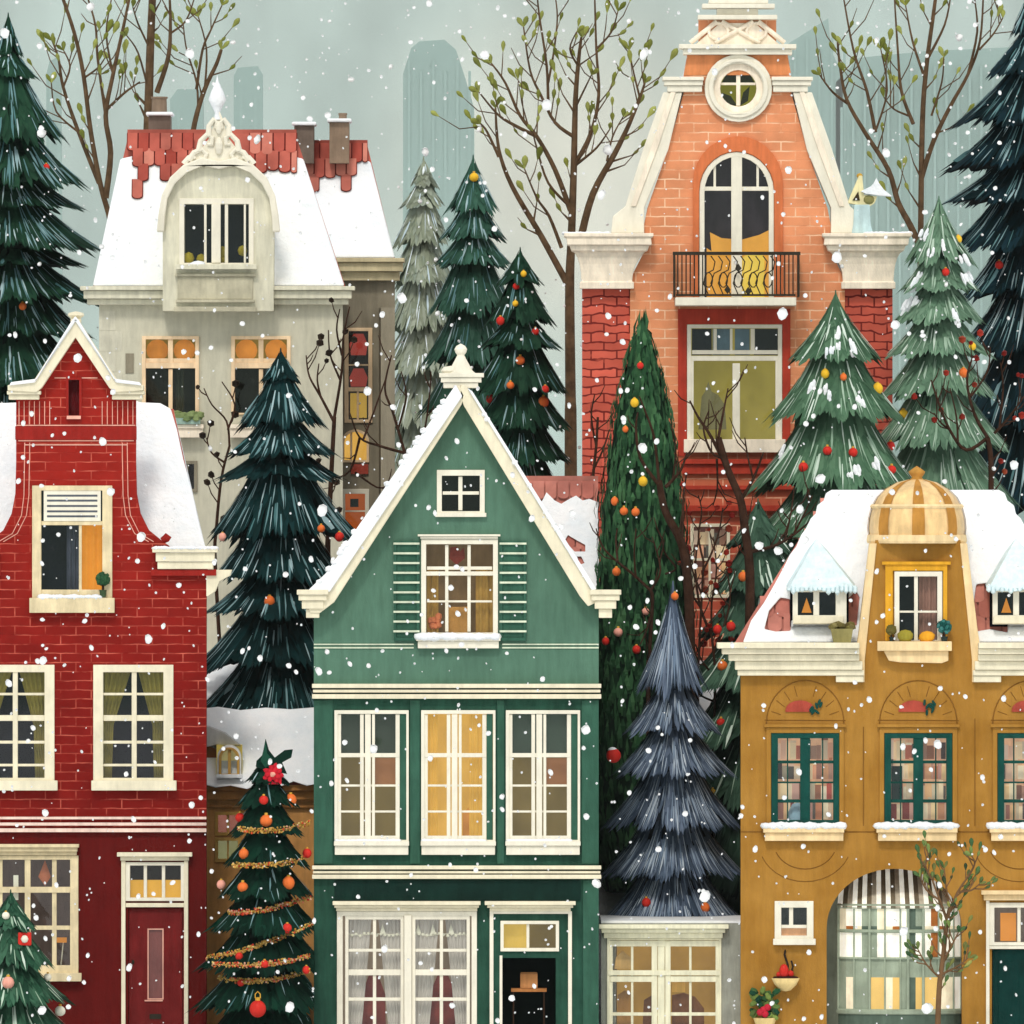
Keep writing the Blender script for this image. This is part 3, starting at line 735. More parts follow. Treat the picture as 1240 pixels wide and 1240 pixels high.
# ================================================================== the ochre house with the domed tower
OCHRE = paint('ochre_render', (162, 114, 44), var=.13, scale=.7, streak=.07, alt=(174, 128, 58))
OCHRE2 = paint('pale_ochre', (202, 158, 84), var=.1)
OCHRED = paint('ochre_line', (126, 86, 34), var=.1)
GOLD = paint('golden_trim', (214, 156, 44), var=.1)
TEAL = paint('teal_paint', (20, 70, 62), var=.15)
TEALD = paint('dark_teal_paint', (10, 50, 46), var=.2)
SAND = paint('sand_trim', (232, 204, 156), var=.08)
ICE = paint('icy_snow', (214, 232, 236), var=.06)
SHELF = books('book_shelves', [(226, 176, 152), (120, 44, 40), (236, 208, 168), (40, 40, 44), (214, 128, 90), (240, 226, 204), (176, 76, 66), (228, 190, 130)], .20, .34)
def ochre_house():
    P = Plane(.3)
    h = thing('domed_house', (P.x(1112), P.Y, 0), 'ochre house with a small domed tower, snowy roof and teal window frames', 'house')
    HT, HU = [], []
    M = lambda x: 2224 - x
    # tower window
    w = window(P, h, HT, rc(1083, 692, 1141, 777), rc(1089, 698, 1135, 775), WHITE, [(1107, 698, 1111.5, 775, .02), (1089, 739.5, 1135, 742)], room=NAVY,
               sill=[(1062, 776.5, 1152, 788, .3)], sm=SAND)
    curtain(P, w, 1113, 698, 1135, 775, paint('dusty_brown', (142, 104, 92), emit=.1), n=3)
    mb = MB(P); mb.poly([(1070, 788.2), (1148, 788.2), (1148, 800), (1140, 803), (1090, 802), (1076, 800)], -.2, -.004); mb.build('sill_apron', SAND, h, bevel=.015)
    mb = MB(P).poly(rc(1072, 684, 1147, 776), -.06, -.003, [rc(1081, 691, 1142, 776.2)]); mb.box(1068, 680, 1151, 683.8, -.1, -.003); mb.build('tower_window_surround', GOLD, h, bevel=.008)
    # three windows with arched panels above
    for k, c in enumerate((975, 1112, 1249)):
        x0, x1 = c - 41, c + 41
        bars = [(c - 6, 893, c + 6, 995, .03), (x0 + 6, 921, x1 - 6, 924.5), (x0 + 6, 946.5, x1 - 6, 948.5), (x0 + 6, 968, x1 - 6, 972), (c - 22, 893, c - 20.5, 995), (c + 20.5, 893, c + 22, 995)]
        w = window(P, h, HU, rc(x0, 888, x1, 1000), rc(x0 + 8, 894, x1 - 7, 993), TEAL, bars, room=paint('paper_room', (196, 150, 120), bmp=0, emit=.2), back=paint('paper_back', (222, 190, 156), emit=.35), depth=.5,
                   sill=[(c - 51, 1002, c + 47, 1008, .24), (c - 49, 1008.3, c + 46, 1018, .18)], sm=SAND, snow=(c - 48, c + 46, 1000, 4.6, .26))
        bookshelf(P, w, x0 + 8, 896, x1 - 7, 993, 4, .3, k + 3)
        if k == 1:
            MB(P).box(x0 + 9, 928, x0 + 22, 972, .2, .3).build('tall_parcel', TEALD, w)
        if k == 0:
            mb = MB(P); mb.lathe(P.x(966), P.Y + .35, [(.0, P.z(972)), (.1, P.z(974)), (.2, P.z(985)), (.22, P.z(994))], 10); mb.build('blue_vase', paint('soft_blue', (140, 170, 186), emit=.15), w, smooth=True)
        mb = MB(P).poly(rc(x0 - 6, 881, x1 + 6, 1000), -.05, -.003, [rc(x0 - .5, 887.5, x1 + .5, 1000.4)]); mb.box(x0 - 9, 877, x1 + 9, 880.7, -.1, -.003)
        mb.build('window_surround', OCHRE2 if 0 else OCHRE, h, bevel=.01)
        mb = MB(P)
        pts = [(c + 47 * math.cos(math.pi * i / 20), 876 - 52 * math.sin(math.pi * i / 20)) for i in range(21)]
        mb.tube(pts, .7, a=-.006, n=5)
        for i in (2, 4, 6, 8, 12, 14, 16, 18):
            t = math.pi * i / 20; mb.tube([(c + q * math.cos(t), 876 - q * 1.1 * math.sin(t)) for q in (31, 43)], .45, a=-.004, n=4)
        mb.tube([(x0 - 8, 872), (x1 + 8, 872.5)], .5, a=-.004, n=4)
        mb.build('arch_moulding', OCHRED, h)
        a = [(c - 24, 862), (c + 12, 862)] + [(c - 6 + 18 * math.cos(t), 860 - 12 * math.sin(t)) for t in [math.pi * i / 8 for i in range(9)]]
        tp = MB(P).poly(a, -.03, -.003).build('red_panel', paint('terracotta', (166, 72, 58)), h)
        mb = MB(P)
        for i in range(7): mb.ell((P.x(c + 13 + random.uniform(-6, 7)), P.Y - .05, P.z(856 + random.uniform(-7, 7))), (.03, .02, .075), 6, rot=random.uniform(-1, 1))
        mb.build('green_sprig', TEAL, tp)
    # moulded lines
    mb = MB(P); mb.box(897, 1006.5, 923, 1008, -.008, -.001); mb.box(1021, 1006.5, 1060, 1008, -.008, -.001); mb.box(1159, 1006.5, 1200, 1008, -.008, -.001)
    mb.box(1045, 880, 1046.2, 1000, -.008, -.001); mb.box(1180, 870, 1181.2, 1000, -.008, -.001)
    mb.build('joint_line', OCHRED, h)
    for c in (975, 1235):
        mb = MB(P)
        for r_, q in ((38, .6), (56, .5)):
            mb.tube([(c + r_ * math.cos(t), 1020 + r_ * .85 * math.sin(t)) for t in [math.pi * (.12 + .76 * i / 14) for i in range(15)]], q, a=-.004, n=4)
        mb.build('medallion', OCHRED, h)
    # little white window
    w = window(P, h, HU, rc(938, 1091, 985, 1137), rc(946, 1099, 977, 1133), WHITE, [(955.5, 1099, 960.5, 1121), (946, 1120, 977, 1124)], room=paint('slate_room', (70, 86, 84), emit=.08), sill=[(936, 1136.5, 987.5, 1144, .16)])
    MB(P).box(946, 1122, 977, 1134, .12, .2).build('peach_blind', paint('peach', (226, 168, 124), emit=.15), w)
    # entrance arch with a bow window
    op = arch(1001, 1165, 1052, 1124, GB - 2, 24); HU.append(op)
    mb = MB(P); n = len(op)
    ring = [(P.x(q[0]), P.z(q[1])) for q in op]; vs = [(x, P.Y + .302, z) for x, z in ring] + [(x, P.Y + 1.5, z) for x, z in ring]
    mb.add(vs, [(i, (i + 1) % n, (i + 1) % n + n, i + n) for i in range(n)]); mb.build('arch_reveal', paint('brown_plaster', (112, 74, 36), var=.15), h)  # shade inside the arch painted as a darker brown
    mb = MB(P); mb.box(985, 1040, 1180, GB, 1.502, 1.6); mb.build('arch_back', paint('green_grey', (150, 158, 140), emit=.1), h)
    dep = lambda x: P.Y + .75 - .6 * math.sqrt(max(0, 1 - ((x - 1091) / 78) ** 2))
    bow = [1016 + i * (149 / 16) for i in range(17)]
    pal = {'w': paint('white_lacquer', (246, 240, 226), emit=.35), 'g': paint('sage_paint', (156, 168, 148)), 'd': paint('dark_sage', (88, 104, 92)), 'y': glow('warm_pane', (232, 192, 112), 1), 'c': paint('cream_pane', (232, 220, 190), emit=.3), 'o': paint('orange_wood', (184, 112, 56))}  # white panels given a glow of their own to look brighter
    mb = MB(P); mats = list(pal.values()); idx = {c_: i for i, c_ in enumerate(pal)}
    def panel(i, y0, y1, c_, out=0):
        xa, xb = bow[i], bow[i + 1]; ya, yb = dep(xa) - out, dep(xb) - out
        vs = []
        for q in (0, .06):
            vs += [(P.x(xa), ya + q, P.z(y1)), (P.x(xb), yb + q, P.z(y1)), (P.x(xb), yb + q, P.z(y0)), (P.x(xa), ya + q, P.z(y0))]
        mb.add(vs, [(0,1,2,3),(4,5,6,7),(0,1,5,4),(1,2,6,5),(2,3,7,6),(3,0,4,7)], idx[c_])
    up = 'cwwggcwwwdgwowww'; lo = 'gcggyycygdyyyccw'
    for i in range(16):
        panel(i, 1098, 1122, up[i]); panel(i, 1122, 1128, 'd' if up[i] in 'gd' else 'o' if i % 3 == 1 else 'c'); panel(i, 1128, 1161, up[i] if i % 5 else 'w')
        panel(i, 1161, 1184, 'g'); panel(i, 1184, 1226, lo[i]); panel(i, 1226, GB - 2, 'd', .04)
    bw = mb.build('bow_window', mats, h)
    mb = MB(P)
    for i in (0, 2, 4, 6, 8, 9, 11, 13, 15, 16): mb.wtube([(P.x(bow[i]), dep(bow[i]) - .03, P.z(1226)), (P.x(bow[i]), dep(bow[i]) - .03, P.z(1098))], .03 if i in (0, 4, 9, 11) else .018, 6)
    for y, r_ in ((1098, .05), (1128, .035), (1161, .025), (1226, .06)):
        mb.wtube([(P.x(x), dep(x) - .03, P.z(y)) for x in bow], r_, 6)
    mb.build('glazing_bar', paint('sage_paint', (0, 0, 0)), bw)
    mb = MB(P); sm_ = [pal['w'], paint('taupe_stripe', (120, 108, 88)), paint('silver_stripe', (196, 186, 166))]
    nb = 26
    for i in range(nb):
        xa, xb = 1015 + 151 * i / nb, 1015 + 151 * (i + 1) / nb
        f = lambda x: 1091 + (x - 1091) * .93
        vs = [(P.x(xa), dep(xa) - .09, P.z(1098)), (P.x(xb), dep(xb) - .09, P.z(1098)), (P.x(f(xb)), P.Y + 1.2, P.z(1052)), (P.x(f(xa)), P.Y + 1.2, P.z(1052))]
        vs += [(x, y + .03, z - .04) for x, y, z in vs]
        mb.add(vs, [(0,1,2,3),(4,5,6,7),(0,1,5,4),(1,2,6,5),(2,3,7,6),(3,0,4,7)], (0, 1, 2, 0, 1)[i % 5])
    mb.build('awning', sm_, bw)
    # door at the right
    w = window(P, h, HU, rc(1198, 1093, 1286, 1145), rc(1204, 1099, 1280, 1141), WHITE, [(1232, 1099, 1236, 1141), (1256, 1099, 1260, 1141)], room=GREYR, name='fanlight')
    MB(P).box(1212, 1106, 1231, 1140, .2, .3).build('lampshade', AMBER, w)
    HU.append(rc(1201, 1149, 1283, GB - 2))
    mb = MB(P); mb.box(1194, 1090.5, 1198, GB, -.08, .1); mb.box(1286.2, 1090.5, 1290, GB, -.08, .1); mb.box(1198.2, 1145.5, 1286, 1149, -.05, .1); mb.build('door_frame', WHITE, h)
    mb = MB(P); steps(mb, 1194, 1290, [(1078, 1083, .24, 6), (1083.3, 1090, .15, 3)], b=-.002); mb.build('door_cornice', SAND, h, bevel=.01)
    mb = MB(P).poly(rc(1202, 1150, 1282, GB - 2.5), .06, .13); mb.box(1209, 1165, 1234, 1280, .045, .058); mb.box(1240, 1165, 1276, 1280, .045, .058)
    mb.build('door', TEALD, h, bevel=.006)
    # front wall with the tower face
    MB(P).poly([(897, GB), (1327, GB), (1327, 812), (1181, 812), (1163, 654), (1060, 654), (1043, 812), (897, 812)], 0, .3, HT + HU).build('front_wall', OCHRE, h)
    tb = MB(P).poly([(1060, 650), (1163, 650), (1181, 812), (1043, 812)], .302, 1.2, [rc(1074, 682, 1150, 792)]); tb.poly([(1060, 650), (1163, 650), (1181, 812), (1043, 812)], 1.203, 2.0); tb.build('tower_body', OCHRE, h)
    for sg in (0, 1):
        X = (lambda x: x) if not sg else (lambda x: 2224 - x)
        mb = MB(P); mb.poly([(X(1053), 658), (X(1061.5), 658), (X(1047), 800), (X(1047), 826), (X(1030), 826), (X(1040), 765)], -.06, .5); mb.build('tower_pilaster', SAND, h, bevel=.01)
        mb = MB(P)
        for x0, x1, y0, y1, pr in ((868, 1040, 778, 785, .55), (874, 1040, 785.3, 792, .46), (882, 1040, 792.3, 800, .36), (890, 1044, 800.3, 811, .26), (893, 1046, 811.3, 818, .2)):
            a_, b_ = sorted((X(x0), X(x1))); mb.box(a_, y0, b_, y1, -pr, .3 if y0 < 811 else -.002)
        a_, b_ = sorted((X(1012), X(1045.5))); mb.box(a_, 818.3, b_, 826, -.16, -.002)
        mb.build('cornice', IVORY if 0 else SAND if 0 else CREAM, h, bevel=.015)
    # dome
    cx, cy = P.x(1111.5), P.Y + .62
    prof = [(58, 648), (59, 640), (58, 628), (54.5, 614), (48, 602), (38, 592), (24, 584), (10, 580.5), (0, 580)]
    pr = [(r_ * P.k, P.z(y)) for r_, y in prof]
    d = MB(P).lathe(cx, cy, pr, 32).build('dome', paint('dome_gilding', (226, 190, 134), rough=.35, var=.2, scale=1.6, spec=.4), h, smooth=True)
    mb = MB(P)
    for i in range(8):
        t0 = math.pi * 2 * i / 8; w0 = .13
        mb.lathe(cx, cy, [(r_ + .02, z) for r_, z in pr[:-1]], 3, a0=t0 - w0, a1=t0 + w0)
    mb.build('dome_rib', paint('brown_rib', (178, 126, 58)), d, smooth=True)
    mb = MB(P); mb.lathe(cx, cy, [(60 * P.k, P.z(658)), (61 * P.k, P.z(655)), (60 * P.k, P.z(648)), (57 * P.k, P.z(647))], 32)
    mb.lathe(cx, cy, [(55.5 * P.k, P.z(616)), (57 * P.k, P.z(613)), (55 * P.k, P.z(610.5))], 32); mb.build('dome_ring', SAND, d)
    mb = MB(P); mb.lathe(cx, cy, [(.16, P.z(582)), (.10, P.z(578)), (.15, P.z(574)), (.17, P.z(571)), (.08, P.z(567)), (0, P.z(564))], 12); mb.build('finial', paint('bronze', (190, 138, 66)), d, smooth=True)
    # roof
    k = .5
    edge = [(1010, 593), (1003, 597), (1000, 606), (992, 612), (990, 622), (984, 628), (978, 640), (972, 648), (966, 662), (958, 672), (950, 688), (940, 706), (926, 730), (910, 752), (898, 777)]
    r = MB(P).poly([(890, 779), (1334, 779), (1216, 594), (1008, 594)], .32, .5, [[(1066, 662), (1158, 662), (1174, 777), (1050, 777)]], slope=(779, k)).build('roof', PINKT, h)
    holes = [[(926, 762), (932, 740), (946, 724), (958, 726), (958, 764), (940, 765)], [(1020, 756), (1020, 732), (1038, 716), (1042, 724), (1038, 758)],
             [(1182, 765), (1180, 735), (1184, 708), (1200, 706), (1215, 710), (1222, 730), (1221, 766), (1200, 762)]]
    sp = [(900, 778)] + [(1324, 778)] + [(2224 - x, y) for x, y in edge[::-1][1:]] + edge[:-1]
    MB(P).poly(sp, .16, .315, holes + [[(1066, 662), (1158, 662), (1174, 776.5), (1050, 776.5)]], slope=(779, k)).build('roof_snow', SNOW, r, bevel=.04)
    for (x0, x1, y0, y1) in ((920, 960, 722, 766), (1014, 1046, 714, 760), (1176, 1226, 704, 768)):
        mb = MB(P); tiles(mb, x0, x1, y0, y1, 19, 21, (779, k), .32); mb.build('roof_tile', PINKT, r)
    mb = MB(P)
    for x, y in ((995, 603), (986, 619), (975, 640), (968, 652)): tiles(mb, x, x + 16, y, y + 12, 16, 13, (779, k), .33)
    mb.build('hip_tile', PINKT, r)
    mb = MB(P); zt, zb = P.z(594), P.z(779); yt = P.Y + .5 + (zt - zb) * k
    mb.add([(P.x(905), P.Y + 6.9, zb), (P.x(1320), P.Y + 6.9, zb), (P.x(1216), yt, zt), (P.x(1008), yt, zt), (P.x(1320), P.Y + .5, zb), (P.x(905), P.Y + .5, zb)], [(0,1,2,3),(1,4,2),(0,3,5)])
    mb.build('rear_roof', SNOW, r)
    # two little roof windows under icy caps
    for c in (991, 1233):
        hs = []
        dm = MB(P); w = window(Plane(.40), h, hs, rc(c - 31, 711, c + 34, 756), rc(c - 25, 717, c + 21, 745), WHITE, [(c - 6, 717, c + 1, 745, .02)], room=NAVY, name='roof_window', depth=.15, sill=[(c - 30, 746, c + 30, 755, .1)], sm=CREAM)
        Q = Plane(.40)
        mb = MB(Q); mb.poly([(c - 20, 742), (c - 14, 724), (c - 8, 742)], .16, .22); mb.build('lamp', AMBER, w)
        mb = MB(Q)
        for x0, x1 in ((c - 30.5, c - 26), (c + 28, c + 33.5)): mb.box(x0, 711, x1, 756, .15, 1.3)
        mb.build('dormer_cheek', CREAM, w)
        mb = MB(Q); e = [(c - 38, 716), (c - 20, 714), (c, 712), (c + 20, 712), (c + 45, 713)]; z = lambda y: Q.z(y)
        ap = (Q.x(c - 1), Q.Y + .75, z(652))
        vs = [(Q.x(x), Q.Y - .22, z(y)) for x, y in e] + [(Q.x(c + 45), Q.Y + 1.6, z(700)), (Q.x(c - 38), Q.Y + 1.6, z(700)), ap]
        mb.add(vs, [(i, i + 1, 7) for i in range(6)] + [(6, 0, 7), (0, 1, 2, 3, 4, 5, 6)])
        for i in range(16):
            x = c - 36 + 80 * i / 15; mb.ell((Q.x(x), Q.Y - .2, z(713 + random.uniform(-1, 2))), (.06, .08, random.uniform(.03, .13)), 6)
        mb.build('dormer_cap', ICE, w)
    mb = MB(); shell(mb, P, 897, 1327, 780, 7, 0); mb.build('side_wall', OCHRE, h)
ochre_house()

# ================================================================== the cream mansard house on the rise
STONE = paint('cream_stone', (198, 194, 174), var=.09, scale=.9, streak=.07)
STONE2 = paint('grey_stone', (140, 132, 114), var=.12, scale=.9, streak=.1)
STONE3 = paint('pale_stone', (214, 210, 188), var=.07)
def cream_house():
    P = Plane(16); zb = H(16) - .3; B = 620 + (CZ - zb) / P.k
    h = thing('mansard_house', (P.x(265), P.Y, zb), 'pale stone house with a snowy mansard roof and one arched dormer', 'house')
    HU, HW, HD = [], [], []
    PEACH = paint('peach_trim', (236, 206, 168), var=.1)
    for x0, x1 in ((172, 241), (280, 352)):
        m = (x0 + x1) / 2
        bars = [(m - 3, 409, m + 3, 440, .02), (m - 2.5, 447, m + 2.5, 500), (x0 + 3, 439, x1 - 3, 446, .04), (x0 + 3, 434, x1 - 3, 439)]
        w = window(P, h, HU, rc(x0, 407, x1, 502), rc(x0 + 4.5, 411, x1 - 4.5, 500), PEACH, bars, room=OLIVED, depth=.8,
                   sill=[(x0 - 2, 514, x1 + 6, 519, .35), (x0 - 1, 519.3, x1 + 5, 530, .3)], sm=IVORY)
        for c in (x0 + 18, x1 - 18):
            mb = MB(P); mb.ell((P.x(c), P.Y + .3, P.z(424)), (.24, .1, .24), 12); mb.build('paper_lantern', glow('lantern_orange', (226, 142, 52), 1.0, .35), w, smooth=True)
        MB(P).box(x0 + 3, 408, x1 - 3, 440, .45, .5).build('blind', glow('olive_gold', (150, 124, 48), .8), w)
        curtain(P, w, m + 6, 447, m + 16, 500, paint('dark_olive', (54, 58, 44)), n=2)
    w = window(P, h, HU, rc(215, 558, 239, 596), rc(219, 562, 235, 592), STONE2, [(226, 562, 228, 592)], room=DARK)
    # dormer
    dp = [(198, 377), (198, 268), (201, 242), (210, 222), (226, 208), (246, 200), (266, 203), (285, 200), (305, 208), (320, 222), (329, 242), (332, 268), (332, 377)]
    w = window(P, h, HD, rc(218, 241, 308, 324), rc(224, 248, 302, 319), WHITE, [(257, 248, 268, 319, .04), (248, 248, 251, 319), (273, 248, 277, 319), (296, 248, 298.5, 319)], room=NAVY, a=-.62, gy=-.56, depth=.6,
               sill=[(214, 321, 312, 327, .85, -.625)], sm=STONE3)
    rm = [c for c in w.children if c.name.startswith('room')][0]
    mb = MB(P).poly(dp, -.58, 1.7, HD); D_ = mb.build('dormer', STONE3, h)
    mb = MB(P)
    o = [(191, 282), (193, 262), (197, 238), (207, 216), (223, 201), (245, 192), (266, 196), (286, 192), (308, 201), (324, 216), (334, 238), (338, 262), (340, 282)]
    i_ = [(200, 282), (201, 264), (204, 242), (213, 224), (228, 210), (247, 202), (266, 206), (284, 202), (303, 210), (318, 224), (327, 242), (330, 264), (331, 282)]
    mb.poly(o + i_[::-1], -.78, -.582); mb.build('dormer_hood', WHITE, D_, bevel=.03)
    mb = MB(P)
    for sg in (1, -1):
        X = (lambda v: 266 + sg * v)
        for c in ([(36, 196), (30, 186), (20, 182), (15, 188), (18, 194), (24, 192)], [(24, 184), (22, 172), (14, 164), (8, 168), (9, 176), (14, 176)], [(12, 166), (12, 154), (6, 146), (2, 150), (4, 157)], [(42, 200), (36, 192), (28, 192)]):
            mb.tube([(X(a_), y_) for a_, y_ in c], [4.2] + [3.4] * (len(c) - 2) + [2.2], a=-.68, n=8)
    mb.poly([(266, 134), (272, 148), (276, 166), (288, 182), (300, 196), (266, 200), (232, 196), (244, 182), (256, 166), (260, 148)], -.66, -.56)
    for x, y, rx, rz in (() if 1 else ((226, 192, 7, 9), (236, 180, 6, 10), (246, 186, 9, 8), (252, 168, 6, 12), (262, 176, 8, 16), (264, 155, 5, 12), (270, 166, 6, 14), (278, 180, 7, 10), (287, 184, 8, 8), (298, 192, 8, 6), (266, 143, 4, 7), (242, 198, 10, 5), (290, 196, 10, 4), (233, 189, 9, 6), (240, 176, 5, 9), (249, 178, 6, 10), (256, 186, 12, 8), (274, 188, 12, 7), (258, 160, 5, 10), (269, 152, 5, 11), (276, 172, 6, 9), (283, 178, 6, 8), (292, 186, 8, 7), (266, 190, 16, 7))):
        mb.ell((P.x(x), P.Y - .66, P.z(y)), (rx * P.k, .12, rz * P.k), 10, rot=(x - 266) * .012, jit=.06)
    mb.ell((P.x(266), P.Y - .7, P.z(178)), (.09, .08, .2), 10); mb.ell((P.x(266), P.Y - .7, P.z(156)), (.07, .07, .15), 10); mb.build('crest', WHITE, D_)
    mb = MB(P); mb.lathe(P.x(264), P.Y - .62, [(.08, P.z(146)), (.05, P.z(138)), (.12, P.z(130)), (.19, P.z(122)), (.13, P.z(112)), (.03, P.z(100)), (0, P.z(92))], 12); mb.build('finial', SNOW, D_, smooth=True)
    mb = MB(P)
    mb.box(216, 336, 307, 363, -.64, -.582); mb.box(213, 332, 310, 335.7, -.7, -.582); mb.box(214, 363.3, 309, 367, -.72, -.582); mb.box(212, 372, 311, 378, -.74, -.582)
    mb.build('dormer_apron', paint('greige', (188, 182, 158)), D_, bevel=.01)
    snowline(P, w, 236, 246, 322, 5, .2, -.64)
    # urns of fruit behind the dormer glass
    mb = MB(P)
    for x, y, r_ in ((229, 313, 7), (244, 314, 6), (270, 306, 7), (294, 304, 6), (270, 315, 4)): mb.ell((P.x(x), P.Y - .35, P.z(y)), (r_ * P.k, .08, r_ * P.k * 1.1), 8)
    mb.build('olive_fruit', paint('mustard', (146, 130, 40), emit=.1), w, smooth=True)
    # cornices
    mb = MB(P); steps(mb, 108, 420, [(347, 352, .5, 10), (352.3, 362, .4, 6), (362.3, 369, .25, 2)], b=.3); mb.build('cornice', STONE3, h, bevel=.015)
    WG = Plane(17.6)
    mb = MB(WG); steps(mb, 408, 484, [(313, 318, .5, 6), (318.3, 329, .4, 4), (329.3, 340, .25, 0)], b=.3); mb.build('wing_cornice', paint('khaki_stone', (188, 176, 142)), h, bevel=.015)
    # front wall, buff quoins
    MB(P).poly(rc(120, 369, 415, B), 0, .3, HU).build('front_wall', STONE, h)
    mb = MB(P)
    for i in range(9): mb.box(120, 376 + i * 25, 140 + (i % 2) * 8, 400 + i * 25, -.006, -.002)
    mb.build('quoin', paint('quoin_stone', (202, 198, 179), var=.1), h, bevel=.003)
    MB(P).box(152, 428, 162, 452, -.02, -.002).build('wall_plate', STONE2, h)
    # side wing
    REDG = glow('red_glass', (176, 56, 44), .7)
    w = window(WG, h, HW, rc(417, 397, 451, 512), rc(422, 401, 446, 508), PEACH, [(422, 441, 446, 443), (422, 469, 446, 474, .03), (432, 474, 434.5, 508)], room=paint('red_room', (70, 30, 28)))
    for y0, y1 in ((404, 430), (446, 468)):
        mb = MB(WG); mb.poly([(425, y1), (443, y1), (445, (y0 + y1) / 2), (440, y0), (428, y0), (423, (y0 + y1) / 2)], .15, .2); mb.build('red_lantern', REDG, w)
    MB(WG).box(424, 476, 444, 506, .2, .25).build('blind', OLIVEG if 0 else glow('yellow_blind2', (196, 156, 62), 1), w)
    a_ = arch(414, 447, 520, 534, 560); i_ = arch(417, 444, 523, 536, 557)
    w = window(WG, h, HW, a_, i_, PEACH, [(424, 523, 426.5, 557)], room=YEL)
    w = window(WG, h, HW, rc(413, 592, 447, 645), rc(418, 598, 442, 641), WHITE, [(418, 618, 442, 620)], room=glow('orange_room', (190, 96, 40), .8))
    MB(WG).box(424, 604, 434, 614, .1, .2).build('hanging_ornament', DARK, w)
    MB(WG).box(425, 562, 446, 574, -.06, -.002).build('red_panel', paint('terracotta', (0, 0, 0)), h)
    MB(WG).poly(rc(404, 338, 478, B), 0, .3, HW).build('wing_wall', STONE2, h)
    mb = MB(); shell(mb, P, 120, 478, 372, 8, zb); mb.build('side_wall', STONE2, h)
    # roofs
    k = .45
    r = MB(P).poly([(112, 347), (418, 347), (355, 157), (153, 157)], .3, .5, slope=(347, k)).build('roof', TILES, h)
    je = []
    for x, y in ((143, 190), (160, 186), (180, 190), (200, 188), (225, 186), (300, 186), (320, 190), (340, 184), (358, 188), (366, 190)): je.append((x, y))
    MB(P).poly([(112, 346), (417, 346)] + je[::-1], .14, .295, slope=(347, k)).build('roof_snow', SNOW, r, bevel=.04)
    mb = MB(P)
    HB = lambda x: (math.sin(x * 12.9898) * 43758.5453) % 1
    tiles(mb, 151, 232, 158, 234, 13.5, 19, (347, k), .135, bed=True, edge=lambda x, y: y < 176 + 42 * HB(int((x - 151) / 13.5)) + (x - 150) * .1)
    tiles(mb, 300, 358, 158, 222, 14.5, 22, (347, k), .135, bed=True, edge=lambda x, y: y < 180 + 34 * HB(int((x - 300) / 14.5) + 5))
    mb.box(151, 153.5, 357, 159, .28 + (P.z(156) - P.z(347)) * k, .6 + (P.z(156) - P.z(347)) * k); mb.build('roof_tile', [TILES, TILED], r)
    mb = MB(P); mb.poly([(298, 165), (312, 168), (320, 200), (330, 214), (340, 240), (340, 330), (333, 330), (333, 262), (322, 215), (300, 196)], .08, .13, slope=(347, k)) if 0 else None
    r2 = MB(WG).poly([(400, 313), (478, 313), (443, 170), (352, 170)], .3, .5, slope=(313, k)).build('wing_roof', TILES, h)
    je = [(357, 196), (370, 200), (384, 196), (400, 200), (416, 196), (430, 190), (448, 194)]
    MB(WG).poly([(396, 312), (478, 312)] + je[::-1], .14, .295, slope=(313, k)).build('wing_snow', SNOW, r2, bevel=.04)
    mb = MB(WG); tiles(mb, 360, 444, 171, 230, 13, 19, (313, k), .135, bed=True, edge=lambda x, y: y < 186 + 36 * HB(int((x - 360) / 13) + 40) - (12 if x > 424 else 0))
    mb.box(357, 167, 444, 172, .28 + (WG.z(170) - WG.z(313)) * k, .6 + (WG.z(170) - WG.z(313)) * k); mb.build('roof_tile', [TILES, TILED], r2)
    mb = MB(P); zt, z0 = P.z(158), P.z(347); yt = P.Y + .5 + (zt - z0) * k
    mb.add([(P.x(125), P.Y + 7.9, z0), (P.x(405), P.Y + 7.9, z0), (P.x(354), yt + 1, zt), (P.x(154), yt + 1, zt), (P.x(418), P.Y + .5, z0), (P.x(112), P.Y + .5, z0), (P.x(354), yt, zt), (P.x(154), yt, zt)], [(0,1,2,3),(1,4,6,2),(0,3,7,5),(3,2,6,7)])
    mb.build('rear_roof', SNOW, r)
    mb = MB(WG); zt, z0 = WG.z(171), WG.z(313); yt = WG.Y + .5 + (zt - z0) * k
    mb.add([(WG.x(420), WG.Y + 6.2, z0), (WG.x(474), WG.Y + 6.2, z0), (WG.x(442), yt + 1, zt), (WG.x(360), yt + 1, zt), (WG.x(478), WG.Y + .5, z0), (WG.x(442), yt, zt), (WG.x(360), yt, zt)], [(0,1,2,3),(1,4,5,2),(3,2,5,6)])
    mb.build('rear_roof', SNOW, r2)
    BK = paint('chimney_brick', (116, 102, 92), var=.15); BK2 = paint('chimney_brown', (136, 116, 98), var=.15)
    for (x0, x1, y0, y1, m_, pot) in ((176, 203, 134, 156, BK, (179, 198, 112)), (354, 378, 146, 172, BK2 if 0 else BK, None), (397, 421, 142, 172, BK2, (408, 418, 132))):
        yo = 2.2
        c = MB(P).box(x0, y0 + 2, x1, y1 + 22, yo, yo + .9).build('chimney', m_, h, bevel=.01)
        mb = MB(P); mb.box(x0 - 3, y0 - 2.5, x1 + 3, y0 + 1.8, yo - .12, yo + 1.02); mb.build('chimney_snow', SNOW, c, bevel=.03)
        if pot:
            mb = MB(P); cx = P.x((pot[0] + pot[1]) / 2); rr = (pot[1] - pot[0]) / 2 * P.k
            mb.lathe(cx, P.Y + yo + .45, [(rr, P.z(y0 - 2)), (rr * .95, P.z(pot[2] + 3)), (rr * 1.08, P.z(pot[2] + 2)), (rr * 1.08, P.z(pot[2])), (rr * .8, P.z(pot[2])), (0, P.z(pot[2] + 1))], 14); mb.build('chimney_pot', BK2, c)
cream_house()

